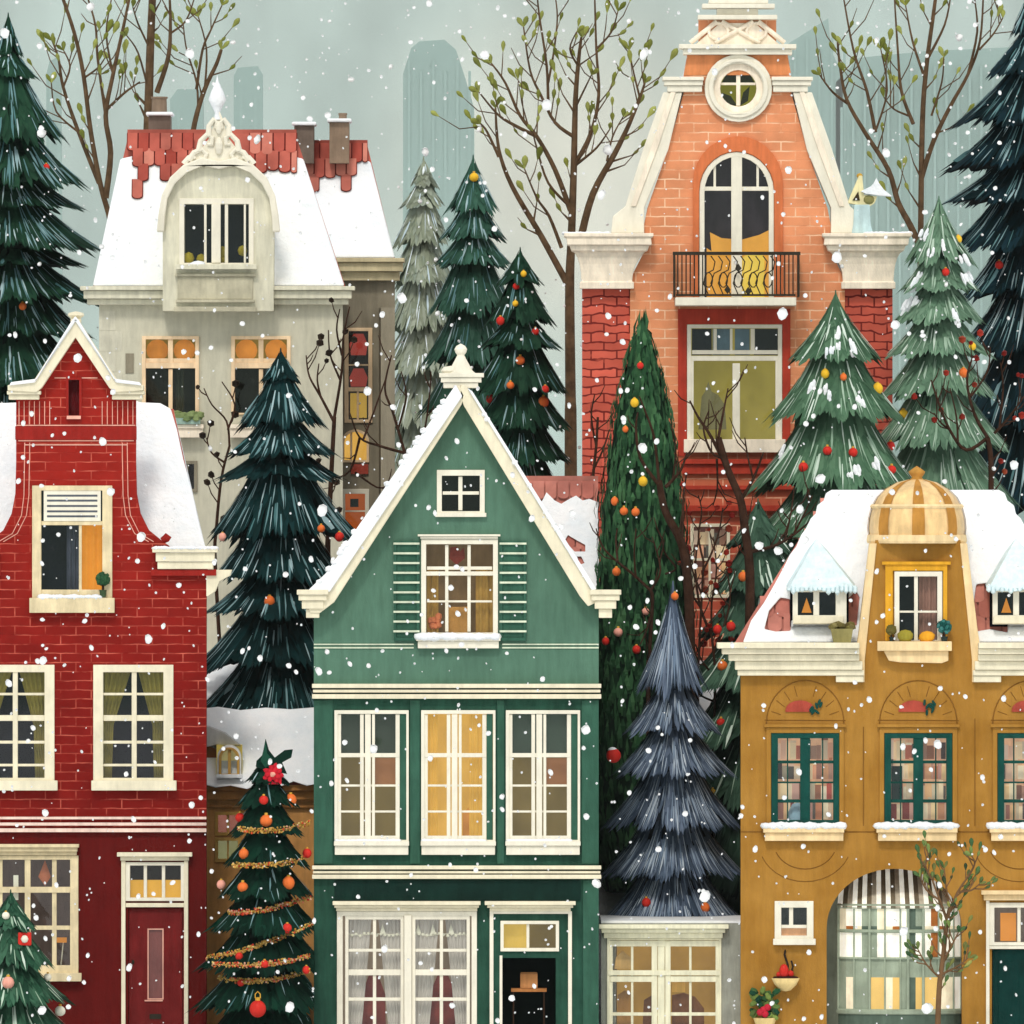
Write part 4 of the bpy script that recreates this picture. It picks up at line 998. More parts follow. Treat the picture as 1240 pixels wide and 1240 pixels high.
# ================================================================== the tall salmon brick house on the rise
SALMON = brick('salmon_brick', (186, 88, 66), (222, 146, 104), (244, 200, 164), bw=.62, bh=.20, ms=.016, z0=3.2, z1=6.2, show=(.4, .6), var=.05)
ROUGH = brick('rough_red_brick', (198, 88, 72), (206, 96, 78), (116, 40, 36), bw=.55, bh=.19, ms=.02, z0=0, z1=1, show=(.2, .4), var=.16, wobble=.22, wsc=2.2)
SMOOTH = paint('salmon_render', (212, 136, 88), var=.08)
BRICKRED = paint('brick_red', (176, 62, 46), var=.12)
def salmon_house():
    P = Plane(14); zb = H(14) - .3; B = 620 + (CZ - zb) / P.k
    h = thing('tall_gabled_house', (P.x(893), P.Y, zb), 'tall salmon brick house with white shoulders, round attic window and iron balcony', 'house')
    HH = []; M = lambda x: 1786 - x
    mir = lambda L: [(M(x), y) for x, y in L]
    # oculus
    circ = lambda r_, n=28: [(894 + r_ * math.cos(2 * math.pi * i / n), 107 + r_ * math.sin(2 * math.pi * i / n)) for i in range(n)]
    w = window(P, h, HH, circ(30), circ(22), IVORY, [(891.5, 86, 896.5, 128), (873, 100, 915, 103)], room=OLIVED, back=glow('citron', (150, 146, 36), .8), depth=.4, name='round_window')
    mb = MB(P); mb.poly([(874, 100), (879, 91), (894, 84), (909, 91), (914, 100)], .1, .12); mb.poly([(893, 128), (885, 116), (874, 112), (876, 120), (884, 127)], .1, .12); mb.poly([(896, 128), (900, 112), (908, 104), (906, 122)], .1, .12); mb.build('leaf_shadow' if 0 else 'blind', paint('black_olive', (40, 42, 22)), w)  # no blind: dark leaf shapes, shadow painted into their colour
    mb = MB(P); mb.poly(circ(41), -.12, -.053, [circ(29.8)]); mb.poly(circ(36), -.17, -.122, [circ(31)]); mb.build('oculus_moulding', WHITE, h, bevel=.02)
    # arched balcony door
    oa, ia = arch(847, 937, 184, 232, 361), arch(853, 931, 190, 234, 360)
    bars = [(885.5, 186, 898.5, 360, .05), (853, 226, 931, 231, .02), (864, 197, 867, 228), (916, 197, 919, 228)]
    w = window(P, h, HH, oa, ia, WHITE, bars, room=paint('dusk_room', (56, 50, 58), bmp=0, emit=.3), depth=.9, name='balcony_door')
    mb = MB(P); mb.poly([(856, 362), (856, 300), (862, 304), (860, 281), (874, 288), (898, 290), (920, 284), (932, 278), (932, 362)], .25, .35); mb.build('amber_drape', glow('amber_drape', (224, 158, 60), 1.0), w)
    mb = MB(P); mb.poly([(898, 362), (898, 312), (912, 304), (926, 310), (926, 362)], .2, .24); mb.build('yellow_drape', glow('yellow_drape', (230, 196, 80), 1), w)
    so, si = arch(839, 948, 165, 222, 366), arch(846.5, 937.5, 183.5, 231, 366.5)
    MB(P).poly(so, -.08, -.003, [si]).build('arch_surround', paint('orange_surround', (208, 116, 72), var=.06), h, bevel=.012)
    # big window below
    bars = [(887, 440, 896, 545, .05), (837, 431, 943, 437, .04), (864, 398, 868, 426), (884, 398, 887, 426), (909, 398, 914, 426), (838, 424, 942, 429, .02), (833, 436, 840, 545, .03), (939, 436, 945, 545, .03)]
    w = window(P, h, HH, rc(832, 393, 947, 538), rc(837, 397.5, 942, 534), WHITE, bars, room=OLIVED, back=OLIVEG, depth=.7, sill=[(828, 532, 951, 548, .25)], sm=IVORY)
    for x0, x1, m_ in ((838, 862, NAVY), (863, 884, paint('steel_blue', (96, 120, 134), emit=.1)), (890, 908, paint('steel_blue', (0, 0, 0))), (913, 942, DARK)):
        MB(P).box(x0, 398, x1, 430, .15, .2).build('blind', m_, w)
    mb = MB(P); mb.poly([(846, 520), (850, 480), (854, 474), (858, 462), (862, 474), (870, 478), (878, 490), (880, 520)], .25, .3); mb.build('potted_star', paint('drab', (104, 98, 66), emit=.3), w)
    mb = MB(P).poly(rc(821, 374, 957, 552), -.05, -.003, [rc(831.5, 392.5, 947.5, 552.3)]); mb.build('red_surround', BRICKRED, h, bevel=.01)
    # ground floor glimpsed through the branches
    w = window(P, h, HH, rc(836, 634, 884, 724), rc(840, 638, 880, 720), CREAM, [(858, 638, 861, 720), (840, 676, 880, 679)], room=paint('market_room', (120, 70, 60), emit=.2), depth=.5); bookshelf(P, w, 840, 640, 880, 720, 4, .25, 9)
    w = window(P, h, HH, rc(906, 634, 954, 724), rc(910, 638, 950, 720), CREAM, [(928, 638, 931, 720), (910, 676, 950, 679)], room=paint('market_room', (0, 0, 0)), depth=.5); bookshelf(P, w, 910, 640, 950, 720, 4, .25, 10)
    mb = MB(P); steps(mb, 826, 960, [(556, 562, .2, 2), (562.3, 574, .12, 0), (588, 593, .14, 0), (612, 619, .22, 2)], b=-.002); mb.build('string_course', BRICKRED, h, bevel=.01)
    # gable wall
    rt = [(1023, B), (1023, 352), (1019, 330), (1005, 303), (1006, 272), (1002, 252), (977, 180), (958, 112), (958, 90), (953, 62), (940, 62), (940, 20), (917, 20), (917, -26)]
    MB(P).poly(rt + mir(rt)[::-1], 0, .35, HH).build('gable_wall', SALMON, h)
    mb = MB(P); mb.poly([(828, 91), (833, 67), (953, 67), (958, 91)], -.02, -.002, [circ(41.5)] if 0 else []); mb.build('frieze', SMOOTH, h)
    # wings
    for s_ in (0, 1):
        X = (lambda x: x) if not s_ else M
        a_, b_ = sorted((X(705), X(763.5)))
        MB(P).box(a_, 350, b_, B, .1, .34).build('wing_wall', ROUGH, h)
        rows = [(283, 683, 791, .55), (287, 683, 791, .55), (289, 686, 788, .5), (297, 687, 789, .5), (298, 690, 786, .43), (304, 692, 784, .4), (306, 696, 780, .32), (312, 699.5, 775, .25), (320, 702, 770, .2), (330, 703.5, 766.5, .17), (341, 704, 765.5, .15), (342, 702, 767.5, .19), (349.8, 702, 767.5, .19)]
        rows = [(y, *sorted((X(x0), X(x1))), pr) for y, x0, x1, pr in rows]
        MB(P).loft(rows, .34).build('shoulder', IVORY, h, bevel=.012)
        mb = MB(P); mb.poly([(X(803), 112), (X(826), 112), (X(809), 182), (X(780), 252), (X(780), 282.5), (X(740), 282.5), (X(742), 262), (X(757), 250), (X(779), 180)], -.16, .37)
        mb.build('rake', WHITE, h, bevel=.02)
        mb = MB(P); mb.poly([(X(812), 112), (X(818), 112), (X(796), 180), (X(770), 250), (X(764), 250), (X(788), 180)], -.2, -.162); mb.build('rake_moulding', IVORY, h, bevel=.01)
        mb = MB(P)
        for x0, x1, y0, y1, pr in ((802, 852, 93.5, 98, .3), (804, 851, 98.3, 104, .25), (808, 850, 104.3, 111.7, .2)):
            p_, q_ = sorted((X(x0), X(x1))); mb.box(p_, y0, q_, y1, -pr, .37)
        mb.build('capital', WHITE, h, bevel=.015)
        xs = sorted((X(684), X(738))); snowline(P, h, xs[0], xs[1], 283, 2.2, .5, 0)
    # crown of the gable
    mb = MB(P); mb.box(822, 54, 964, 59.5, -.3, .37); mb.box(827, 59.8, 959, 66.5, -.22, .37); mb.box(845, 18.5, 941, 24, -.26, .4); mb.box(850, 5, 938, 10.5, -.26, .4); mb.box(858, 0, 930, 4.7, -.2, .4); mb.box(868, 10.8, 918, 18.2, -.12, .4)
    mb.build('crown_moulding', WHITE, h, bevel=.012)
    mb = MB(P)
    for pts, r_ in (([(836, 52), (868, 26)], 3), ([(950, 52), (918, 26)], 3), ([(866, 52), (912, 26)], 2.6), ([(920, 52), (874, 26)], 2.6)): mb.tube(pts, r_, a=-.06, n=8)
    mb.tube([(870 + 12 * math.cos(t), 38 + 10 * math.sin(t)) for t in [2 * math.pi * i / 12 for i in range(13)]], 2.2, a=-.05)
    mb.tube([(916 + 12 * math.cos(t), 38 + 10 * math.sin(t)) for t in [2 * math.pi * i / 12 for i in range(13)]], 2.2, a=-.05)
    mb.poly([(842, 54), (872, 28), (914, 28), (944, 54)], -.03, -.002)
    mb.build('strapwork', IVORY, h)
    mb = MB(P); mb.poly([(866, 0), (872, -30), (886, -44), (893, -60), (900, -44), (914, -30), (920, 0)], -.1, .36); mb.build('crest', IVORY, h, bevel=.02)
    # balcony
    b = MB(P).box(817, 361, 963, 371, -.95, -.004).build('balcony', WHITE, h, bevel=.015)
    mb = MB(P); mb.box(814, 306, 968, 310, -.97, -.89); mb.box(818, 357, 962, 359.5, -.95, -.91)
    for x in list(range(820, 852, 5)) + list(range(934, 964, 5)): mb.tube([(x, 309), (x, 358)], .85, a=-.93, n=5)
    for i in range(9):
        c = 857 + i * 9
        mb.tube([(c, 358), (c - 6, 344), (c - 2, 332), (c + 6, 328), (c + 8, 318), (c + 3, 311)], .8, a=-.93, n=5)
        if i % 2 == 0: mb.tube([(c + 5 * math.cos(t), 340 + 9 * math.sin(t)) for t in [2 * math.pi * j / 10 for j in range(11)]], .8, a=-.93, n=5)
    for x, y in ((893, 326), (880, 352), (905, 354)): mb.poly([(x - 4, y), (x, y - 6), (x + 4, y), (x, y + 5)], -.95, -.91)
    for x in (816, 966): mb.box(x - 1, 306, x + 1, 360, -.96, -.01)
    mb.build('railing', IRON, b)
    # body and roof
    mb = MB(P)
    mb.poly([(838, 74), (948, 74), (958, 118), (990, 250), (1000, 290), (1018, 352), (1018, B), (768, B), (768, 352), (786, 290), (796, 250), (828, 118)], .355, 1.5, [[(844, 79), (942, 79), (976, 250), (980, 352), (980, B - 60), (806, B - 60), (806, 352), (810, 250)]])
    mb.poly([(828, 118), (958, 118), (990, 250), (1000, 290), (1018, 352), (1018, B), (768, B), (768, 352), (786, 290), (796, 250)], 1.503, 7); mb.build('rear_body', ROUGH, h)
    for s_ in (0, 1):
        X = (lambda x: x) if not s_ else M
        mb = MB(P); mb.poly([(X(837.5), 74), (X(827.5), 118), (X(795.5), 250), (X(785.5), 290), (X(781), 290), (X(791), 250), (X(823), 117), (X(833), 74)], .38, 7.05); mb.build('roof_snow', SNOW, h)
    mb = MB(); shell(mb, P, 706, 1080, 352, 7, zb); mb.build('side_wall', ROUGH, h)
    mb = MB(P); mb.box(708, 346, 768, 351.5, .36, 6.6); mb.box(1018, 346, 1078, 351.5, .36, 6.6); mb.build('wing_roof', SNOW, h)
salmon_house()
# birdhouse on the right shoulder of the salmon brick house
P = Plane(14)
bh = thing('birdhouse', (P.x(1046), P.Y, P.z(283)), 'little yellow birdhouse with a snowy roof on the right white shoulder of the salmon house', 'birdhouse')
mb = MB(P); mb.poly([(1031, 282.6), (1057, 282.6), (1054, 272), (1053, 248), (1034, 248), (1033, 272)], -.2, .2); mb.build('pedestal', paint('pale_blue', (190, 214, 216)), bh, bevel=.02)
mb = MB(P); mb.poly([(1026, 246), (1040, 213), (1044, 213), (1046, 236), (1062, 238), (1059, 246), (1052, 251), (1036, 248)], -.16, .16); bb = mb.build('box', paint('straw', (226, 216, 168)), bh, bevel=.01)
mb = MB(P); mb.poly([(1032, 243), (1039, 232), (1041, 243)], -.18, -.162); mb.build('entrance_hole', paint('dark_umber', (56, 46, 30)), bb)  # dark patch on the face, shade of an opening painted
mb = MB(P); mb.ell((P.x(1052), P.Y - .16, P.z(242)), (.12, .04, .10), 10); mb.build('lamp_glass', paint('olive_glass', (132, 128, 80)), bb, smooth=True)
mb = MB(P); mb.poly([(1042, 232), (1054, 226), (1058, 222), (1061, 216), (1064, 222), (1070, 230), (1080, 238), (1066, 237), (1048, 235)], -.24, .24); mb.build('snow_cap', SNOW, bb, bevel=.03)
m = MB(P); m.ell((P.x(1041), P.Y, P.z(213)), (.07, .07, .06), 8); m.build('knob', paint('ochre_knob', (190, 150, 60)), bb)

# ================================================================== small buildings between the big ones
def annexe():
    P = Plane(7.6); zb = H(7.6) - .6
    h = thing('snowy_cottage', (P.x(650), P.Y, zb), 'snow covered cottage with pink roof tiles showing, behind the right slope of the green gable', 'house')
    k = .6; B = 620 + (CZ - zb) / P.k
    MB(P).poly(rc(560, 730, 722, B), 0, .3).build('wall', paint('buff_wall', (170, 140, 110)), h)
    mb = MB(); shell(mb, P, 560, 722, 732, 4.6, zb); mb.build('side_wall', paint('buff_wall', (0, 0, 0)), h)
    r = MB(P).poly([(555, 732), (725, 732), (725, 580), (555, 580)], .1, .3, slope=(732, k)).build('roof', PINKT, h)
    e = [(560, 604), (640, 606), (650, 612), (657, 606), (662, 596), (672, 606), (680, 610), (690, 604), (698, 600), (706, 606), (714, 604), (725, 608)]
    MB(P).poly([(553, 731), (725.5, 731)] + e[::-1], -.06, .095, [[(684, 655), (688, 648), (698, 654), (709, 660), (709, 668), (696, 668)], [(699, 674), (704, 674), (708, 682), (702, 684)]], slope=(732, k)).build('roof_snow', SNOW, r, bevel=.03)
    mb = MB(P); tiles(mb, 684, 712, 648, 686, 13, 14, (732, k), .08); mb.build('roof_tile', PINKT, r)
    mb = MB(P); tiles(mb, 630, 725, 582, 604, 15, 18, (732, k), .08)
    mb.box(600, 576, 725, 582, .08 + (P.z(580) - P.z(732)) * k, .4 + (P.z(580) - P.z(732)) * k); mb.build('roof_tile', PINKT, r)
    zt, z0 = P.z(581), P.z(732); yt = P.Y + .3 + (zt - z0) * k
    mb = MB(); mb.add([(P.x(565), P.Y + 4.9, z0), (P.x(718), P.Y + 4.9, z0), (P.x(724), yt, zt), (P.x(556), yt, zt)], [(0,1,2,3)]); mb.build('rear_roof', SNOW, r)
    MB(P).poly([(716, 732), (722, 732), (722, 585)], .4, 4.4) if 0 else None
annexe()
def brown_cottage():
    P = Plane(4.2)
    h = thing('brown_cottage', (P.x(314), P.Y, 0), 'small brown cottage with a thick snow roof behind the decorated christmas tree', 'house')
    HH = []; BRN = paint('brown_render', (206, 150, 88), var=.12)
    w = window(P, h, HH, rc(260, 983, 292, 1012), rc(264, 987, 288, 1008), OCHRE2, [(274.5, 987, 277.5, 1008)], room=glow('rosy_room', (176, 96, 70), .7), depth=.4)  # glow added to the rooms of both windows to lighten the cottage
    w = window(P, h, HH, rc(260, 1014, 292, 1044), rc(264, 1018, 288, 1040), OCHRE2, [(275, 1018, 277, 1040)], room=glow('sage_room', (150, 150, 92), .8), depth=.4)
    MB(P).poly(rc(240, 948, 384, GB), 0, .3, HH).build('wall', BRN, h)
    mb = MB(P); steps(mb, 242, 384, [(950, 957, .35, 0), (957.3, 968, .22, 0), (974, 978, .1, 0)], b=-.002); mb.build('eaves_board', paint('eaves_brown', (176, 122, 68)), h, bevel=.01)
    mb = MB(); shell(mb, P, 240, 384, 950, 5, 0); mb.build('side_wall', BRN, h)
    k = 1.0
    r = MB(P).poly([(238, 950), (386, 950), (386, 862), (238, 862)], -.3, -.1, slope=(950, k)).build('roof', TILES, h)
    e = [(236, 860), (262, 857), (290, 861), (320, 858), (350, 860), (388, 857)]; f = [(388, 948), (372, 951), (356, 946), (340, 952), (322, 947), (300, 955), (280, 951), (262, 953), (250, 950), (236, 952)]
    MB(P).poly(e + f, -.55, -.31, slope=(950, k)).build('roof_snow', SNOW, r, bevel=.05)
    zt, z0 = P.z(862), P.z(950); yt = P.Y - .1 + (zt - z0) * k
    mb = MB(); mb.add([(P.x(248), P.Y + 5.2, z0), (P.x(376), P.Y + 5.2, z0), (P.x(386), yt, zt), (P.x(238), yt, zt)], [(0,1,2,3)]); mb.build('rear_roof', SNOW, r)
    # arched dormer
    Q = Plane(P.Y - .5); hs = []
    w = window(Q, h, hs, arch(265, 290, 905, 918, 938), arch(268, 287, 908, 919, 937), OCHRE2, [(276, 908, 279.5, 937)], room=paint('pale_gold', (222, 204, 120), emit=.2), depth=.3, name='dormer_window', sill=[(262, 937.5, 294, 942, .15)], sm=SNOW)
    mb = MB(Q); mb.poly(arch(263, 292, 902, 917, 940), .02, 1.3, [arch(265.5, 289.5, 905.5, 918, 940.4)]); mb.build('dormer_cheek', SNOW, w)
    MB(Q).poly([(240, 936), (240, 906), (252, 904), (266, 910), (262, 936)], .5, .7).build('dormer_side', paint('umber_wall', (120, 78, 44)), w)
    mb = MB(Q); mb.poly([(236, 908), (236, 878), (252, 880), (272, 888), (292, 904), (276, 904), (262, 902)], .3, 1.0); mb.build('dormer_snow', paint('shaded_slate', (188, 186, 184)), w, bevel=.03)  # snow in flat grey, its shade put into the colour
brown_cottage()
def grey_shop():
    P = Plane(.9)
    h = thing('grey_shopfront', (P.x(814), P.Y, 0), 'low grey shopfront with a wide cream window between the green and ochre houses', 'shop')
    HH = []; GREY = paint('grey_render', (150, 152, 142), var=.12, streak=.12); CR2 = paint('ivory_paint', (228, 224, 196), var=.06)
    bars = [(736, 1140, 742, 1300, .02), (789, 1140, 796, 1300, .04), (796.5, 1138, 805, 1300, .02), (805.5, 1140, 812, 1300, .04), (866.5, 1140, 872, 1300, .02),
            (736, 1139, 872, 1146, .03), (736, 1175, 872, 1181, .06), (739, 1182, 790, 1189, .03), (812, 1182, 868, 1189, .03), (764, 1146, 767, 1290), (834.5, 1146, 837.5, 1290), (741, 1226, 868, 1230)]
    for y in (1268,): bars.append((741, y, 868, y + 3))
    w = window(P, h, HH, rc(735, 1136, 873.5, 1294), rc(738, 1138.5, 871, 1290), CR2, bars, room=glow('honey_shop', (190, 146, 66), .8, .3), depth=1.1, sill=[(730, 1290, 878, 1298, .2)])
    for pts, col, a in (([(814, 1290), (814, 1206), (828, 1203), (842, 1208), (853, 1222), (853, 1290)], (112, 70, 40), .3), ([(748, 1290), (748, 1206), (757, 1200), (766, 1206), (766, 1290)], (156, 112, 60), .3), ([(744, 1174), (746, 1160), (754, 1152), (764, 1160), (766, 1174)], (206, 166, 104), .25), ([(776, 1290), (780, 1212), (790, 1206), (790, 1290)], (104, 66, 38), .35), ([(814, 1202), (814, 1188), (830, 1188), (830, 1202)], (222, 172, 84), .25)):
        MB(P).poly(pts, a, a + .1).build('armchair', paint('brown_%d' % sum(col), col, emit=.12), w)
    MB(P).poly(rc(728, 1118, 902, GB), 0, .3, HH).build('wall', GREY, h)
    mb = MB(P)
    for x0, x1, y0, y1, pr in ((725, 882, 1119, 1124, .36), (728, 878, 1124.3, 1129, .28), (731, 875, 1129.3, 1135.7, .16)): mb.box(x0, y0, x1, y1, -pr, -.002)
    mb.build('cornice', CR2, h, bevel=.012)
    mb = MB(); shell(mb, P, 728, 902, 1118, 3.2, 0, .1); mb.build('side_wall', GREY, h)
    mb = MB(P); mb.box(728, 1115, 902, 1117.8, 0, 3.3); mb.build('roof', SNOW, h)
grey_shop()
# ================================================================== conifers
TREES = {}
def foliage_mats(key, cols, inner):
    return [island(key + '_needles', cols, rough=.75, var=.22), paint(key + '_inner', inner, rough=.9, var=.2, bmp=0)]  # inner colour holds the painted shade between boughs
def conifer(key, Y, cx, ytop, tiers, mats, snow_m, label, cat='fir tree', name='fir_tree', snow=.25, dens=1.0, flare=1.25, bw=1.0, clamp=None, ragged=.12, lean=0, basey=None, group=None, clumps=0):
    """tiers: (row of the skirt's tips, half width) in px of the picture"""
    P = Plane(Y); k = P.k; gz = basey if basey is not None else H(Y) - .1
    X0 = P.x(cx); root = thing(name, (X0, Y, gz), label, cat, group)
    fo, sn = MB(), MB(); rnd = random.Random(hash(key) % 9999 if 0 else sum(ord(c) for c in key))
    zt0 = P.z(ytop); prevz, prevr = zt0, 0.02; prof = []
    cl = clamp or (lambda x, y: x)
    for ti, (ytip, hw) in enumerate(tiers):
        zb, Rr = P.z(ytip), hw * k
        zt = prevz + (.30 * (prevz - zb) if ti else 0); zt = min(zt, zt0)
        rin = max(.02, prevr * .42) if ti else .015
        nb = max(5, int(Rr * 7 + 3)); ph = rnd.uniform(0, 6.28)
        lump = [rnd.uniform(-1, 1) for _ in range(nb)]
        def edge(t):
            a = ((t + ph) / (2 * math.pi) * nb) % nb; i = int(a); f = a - i
            tipn = 1 - abs(2 * f - 1)                     # 1 in the middle of a bough, 0 between boughs
            return tipn, lump[i % nb]
        def pos(t, u, off=0):
            tn, l = edge(t)
            rr = Rr * (1 + ragged * l + .10 * (tn - .5)); zz = zb - (tn - .5) * .22 * (zt - zb) * .5 - l * ragged * .5 * (zt - zb)
            r = rin + (rr - rin) * (u ** flare) + off; z = zt + (zz - zt) * (u ** .92)
            x = X0 + r * math.cos(t) + lean * (zt0 - z); y = Y + r * math.sin(t)
            return cl(x, y), y, z
        prof.append((zt, zb, rin, Rr))
        # inner skirt, its dark colour standing in for shade between boughs
        n = max(14, nb * 4); us = (0, .45, .8, .93); vs = []; fs = []
        for u in us:
            for i in range(n):
                x, y, z = pos(2 * math.pi * i / n, u, -.03 - .04 * u); vs.append((x, y, z))
        for j in range(len(us) - 1):
            for i in range(n):
                i2 = (i + 1) % n; fs.append((j * n + i, j * n + i2, (j + 1) * n + i2, (j + 1) * n + i))
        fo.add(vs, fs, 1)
        # needle sprays
        circ = 2 * math.pi * Rr; cnt = int(circ / .065 * 3.0 * dens * (.6 + .5 * min(1, (zt - zb)))) + 18
        for i in range(cnt):
            t = rnd.uniform(0, 2 * math.pi)
            if math.sin(t) > .25 and rnd.random() < .55: continue
            u0 = rnd.random() ** .8 * .72; u1 = min(1.06, u0 + rnd.uniform(.28, .5))
            if rnd.random() < .3: u1 = rnd.uniform(.95, 1.08)
            w = rnd.uniform(.035, .075) * bw; dt = rnd.uniform(-.05, .05) / max(.3, Rr)
            vs = []
            for j, s_ in enumerate((0, .4, .75)):
                u = u0 + (u1 - u0) * s_; ww = w * (.55, 1, .8)[j] / max(.12, rin + (Rr - rin) * u)
                tt = t + dt * s_
                for sg in (-1, 1): vs.append(pos(tt + sg * ww, u, .01 + .05 * s_))
            vs.append(pos(t + dt, u1, .07))
            fo.add(vs, [(0, 1, 3, 2), (2, 3, 5, 4), (4, 5, 6)], 0)
            if rnd.random() < snow and u0 > .1:
                ws = w * rnd.uniform(.14, .36); vs = []
                for j, s_ in enumerate((.1, .5)):
                    u = u0 + (u1 - u0) * s_; ww = ws * (.6, 1)[j] / max(.12, rin + (Rr - rin) * u)
                    for sg in (-1, 1): vs.append(pos(t + dt * s_ + sg * ww, u, .055 + .05 * s_))
                vs.append(pos(t + dt, u0 + (u1 - u0) * .93, .085))
                (sn if snow >= .2 else fo).add(vs, [(0, 1, 3, 2), (2, 3, 4)], 0 if snow >= .2 else 2)
        prevz, prevr = zb, Rr
    # snow lying on the bough ends
    if clumps:
        lm = MB()
        for zt, zb, ri, Rr in prof[:clumps]:
            for j in range(4):
                t = -math.pi / 2 + rnd.uniform(-1.5, 1.2) ; u = rnd.uniform(.55, .95)
                r = ri + (Rr - ri) * u ** flare + .05; z = zt + (zb - zt) * u ** .92
                w = rnd.uniform(.05, .12)
                for q in range(3): lm.ell((X0 + r * math.cos(t) + rnd.uniform(-w, w), Y + r * math.sin(t) - .03, z + rnd.uniform(-w, w)), (w * .5, w * .4, w * rnd.uniform(.9, 1.9)), 8, rot=math.cos(t) * -.5, jit=.25)
        fo.v, fo.f, fo.m = fo.v, fo.f, fo.m
        n0 = len(fo.v); fo.v.extend(lm.v); fo.f.extend([[i + n0 for i in f] for f in lm.f]); fo.m.extend([3] * len(lm.f))
    # leader
    fo.wtube([(X0 + 0, Y, zt0 - .3), (X0, Y, zt0 + .05)], [.05, .012], 5, 0)
    tr = MB(); tr.wtube([(X0 + lean * (zt0 - gz), Y, gz - .3), (X0, Y, zt0 - .4)], [max(.12, tiers[-1][1] * k * .11), .03], 8)
    tr.build('trunk', DARKBARK, root)
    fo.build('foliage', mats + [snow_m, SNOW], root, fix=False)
    if sn.v: sn.build('snow', snow_m, root, fix=False)
    def surf(px, py):
        z = P.z(py); x = P.x(px); best = .05
        for zt, zb, ri, Rr in prof:
            if zb <= z <= zt:
                u = (zt - z) / max(1e-6, zt - zb); best = max(best, ri + (Rr - ri) * u ** flare)
        dx = x - (X0 + lean * (zt0 - z)); y = -math.sqrt(max(best * best - dx * dx, .0004))
        return cl(x, Y + y), Y + y - .09, z
    TREES[key] = (surf, P); return root
FROST = island('frost', [(176, 196, 204), (206, 220, 226), (228, 236, 238)], var=.05)
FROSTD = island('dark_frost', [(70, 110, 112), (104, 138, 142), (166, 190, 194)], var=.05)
FROSTG = island('green_frost', [(128, 158, 134), (160, 184, 164), (206, 220, 208)], var=.05)
FROSTB = island('blue_frost', [(112, 132, 156), (146, 162, 182), (190, 202, 214)], var=.05)
def even(y0, y1, h0, h1, n, p=1.0, j=.05, sd=1):
    r_ = random.Random(sd); out = []
    for i in range(n):
        t = (i + 1) / n; tt = t ** .92
        out.append((y0 + (y1 - y0) * tt, (h0 + (h1 - h0) * t ** p) * (1 + r_.uniform(-j, j))))
    return out
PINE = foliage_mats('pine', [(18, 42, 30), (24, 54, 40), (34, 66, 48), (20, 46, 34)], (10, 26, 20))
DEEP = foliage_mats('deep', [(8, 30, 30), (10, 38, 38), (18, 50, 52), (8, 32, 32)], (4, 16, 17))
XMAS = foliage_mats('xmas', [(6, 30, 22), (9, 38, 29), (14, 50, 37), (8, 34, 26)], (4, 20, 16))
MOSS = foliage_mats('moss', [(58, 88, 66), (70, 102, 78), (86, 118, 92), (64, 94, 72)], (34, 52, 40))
SAGE = foliage_mats('sage', [(86, 116, 94), (96, 128, 104), (112, 142, 118), (90, 120, 98)], (60, 86, 70))  # needle colours paler and flatter, haze mixed in
MIST = foliage_mats('mist', [(116, 126, 108), (132, 140, 120), (150, 158, 142), (126, 138, 126)], (104, 114, 98))  # fading by mist mixed into the needle colours
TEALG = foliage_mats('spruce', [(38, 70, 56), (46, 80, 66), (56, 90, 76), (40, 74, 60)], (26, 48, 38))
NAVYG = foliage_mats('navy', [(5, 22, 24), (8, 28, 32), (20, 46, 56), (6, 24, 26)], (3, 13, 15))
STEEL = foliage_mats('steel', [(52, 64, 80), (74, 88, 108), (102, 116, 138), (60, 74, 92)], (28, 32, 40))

conifer('left', 20, 10, 18, [(66, 14), (96, 34), (166, 62), (222, 84), (252, 82), (302, 112), (322, 92), (366, 112), (408, 96), (470, 118), (560, 128)], PINE, FROSTD, 'tall dark green fir at the left behind the red neck gable', snow=.3, bw=1.3, ragged=.16)
conifer('big', 10.5, 340, 424, [(462, 22), (516, 50), (552, 64), (580, 74), (650, 92), (700, 80), (744, 92), (806, 100), (870, 104), (940, 108)], DEEP, FROSTD, 'big blue green fir between the red house and the green gable', snow=.26, bw=1.15, ragged=.15)
conifer('mist', 34, 513, 192, [(226, 14), (250, 24), (296, 32), (344, 40), (400, 46), (450, 54), (520, 60), (600, 66)], MIST, FROST, 'faded olive fir in the mist just right of the pale stone house', snow=.12, ragged=.16, flare=1.1)
conifer('far', 24, 573, 190, [(256, 30), (290, 38), (322, 46), (380, 52), (440, 56), (500, 62), (580, 66)], TEALG, FROSTD, 'grey green fir with one yellow bauble, behind the smaller decorated fir and the bare tree', snow=.2, ragged=.1)
conifer('decor', 17, 630, 302, [(345, 25), (392, 38), (422, 48), (476, 56), (520, 60), (560, 58), (620, 66)], PINE, FROSTD, 'smaller decorated fir with orange and red baubles right of the green gable finial', snow=.14, ragged=.1)
conifer('mid', 10.5, 1012, 354, [(436, 54), (508, 82), (590, 98), (650, 104), (716, 112), (790, 120), (880, 126), (970, 130)], MOSS, FROSTG, 'broad grey green fir behind the ochre roof, in front of the salmon house right wing', snow=.13, bw=1.6, ragged=.08, flare=1.35, dens=1.25, clumps=3)
conifer('sage', 13, 1137, 240, [(318, 40), (352, 44), (390, 52), (430, 58), (480, 68), (540, 78), (610, 90), (700, 98)], SAGE, FROSTG, 'pale sage green fir right of the salmon house, left of the dark blue fir', clumps=3, snow=.22, bw=1.2, ragged=.10)
conifer('navy', 22, 1254, -36, [(40, 26), (92, 62), (150, 90), (206, 108), (246, 104), (300, 96), (360, 92), (430, 96), (520, 100), (620, 112)], NAVYG, FROSTD, 'very dark navy blue fir rising at the right edge above the ochre roof', snow=.22, bw=1.3, ragged=.14)
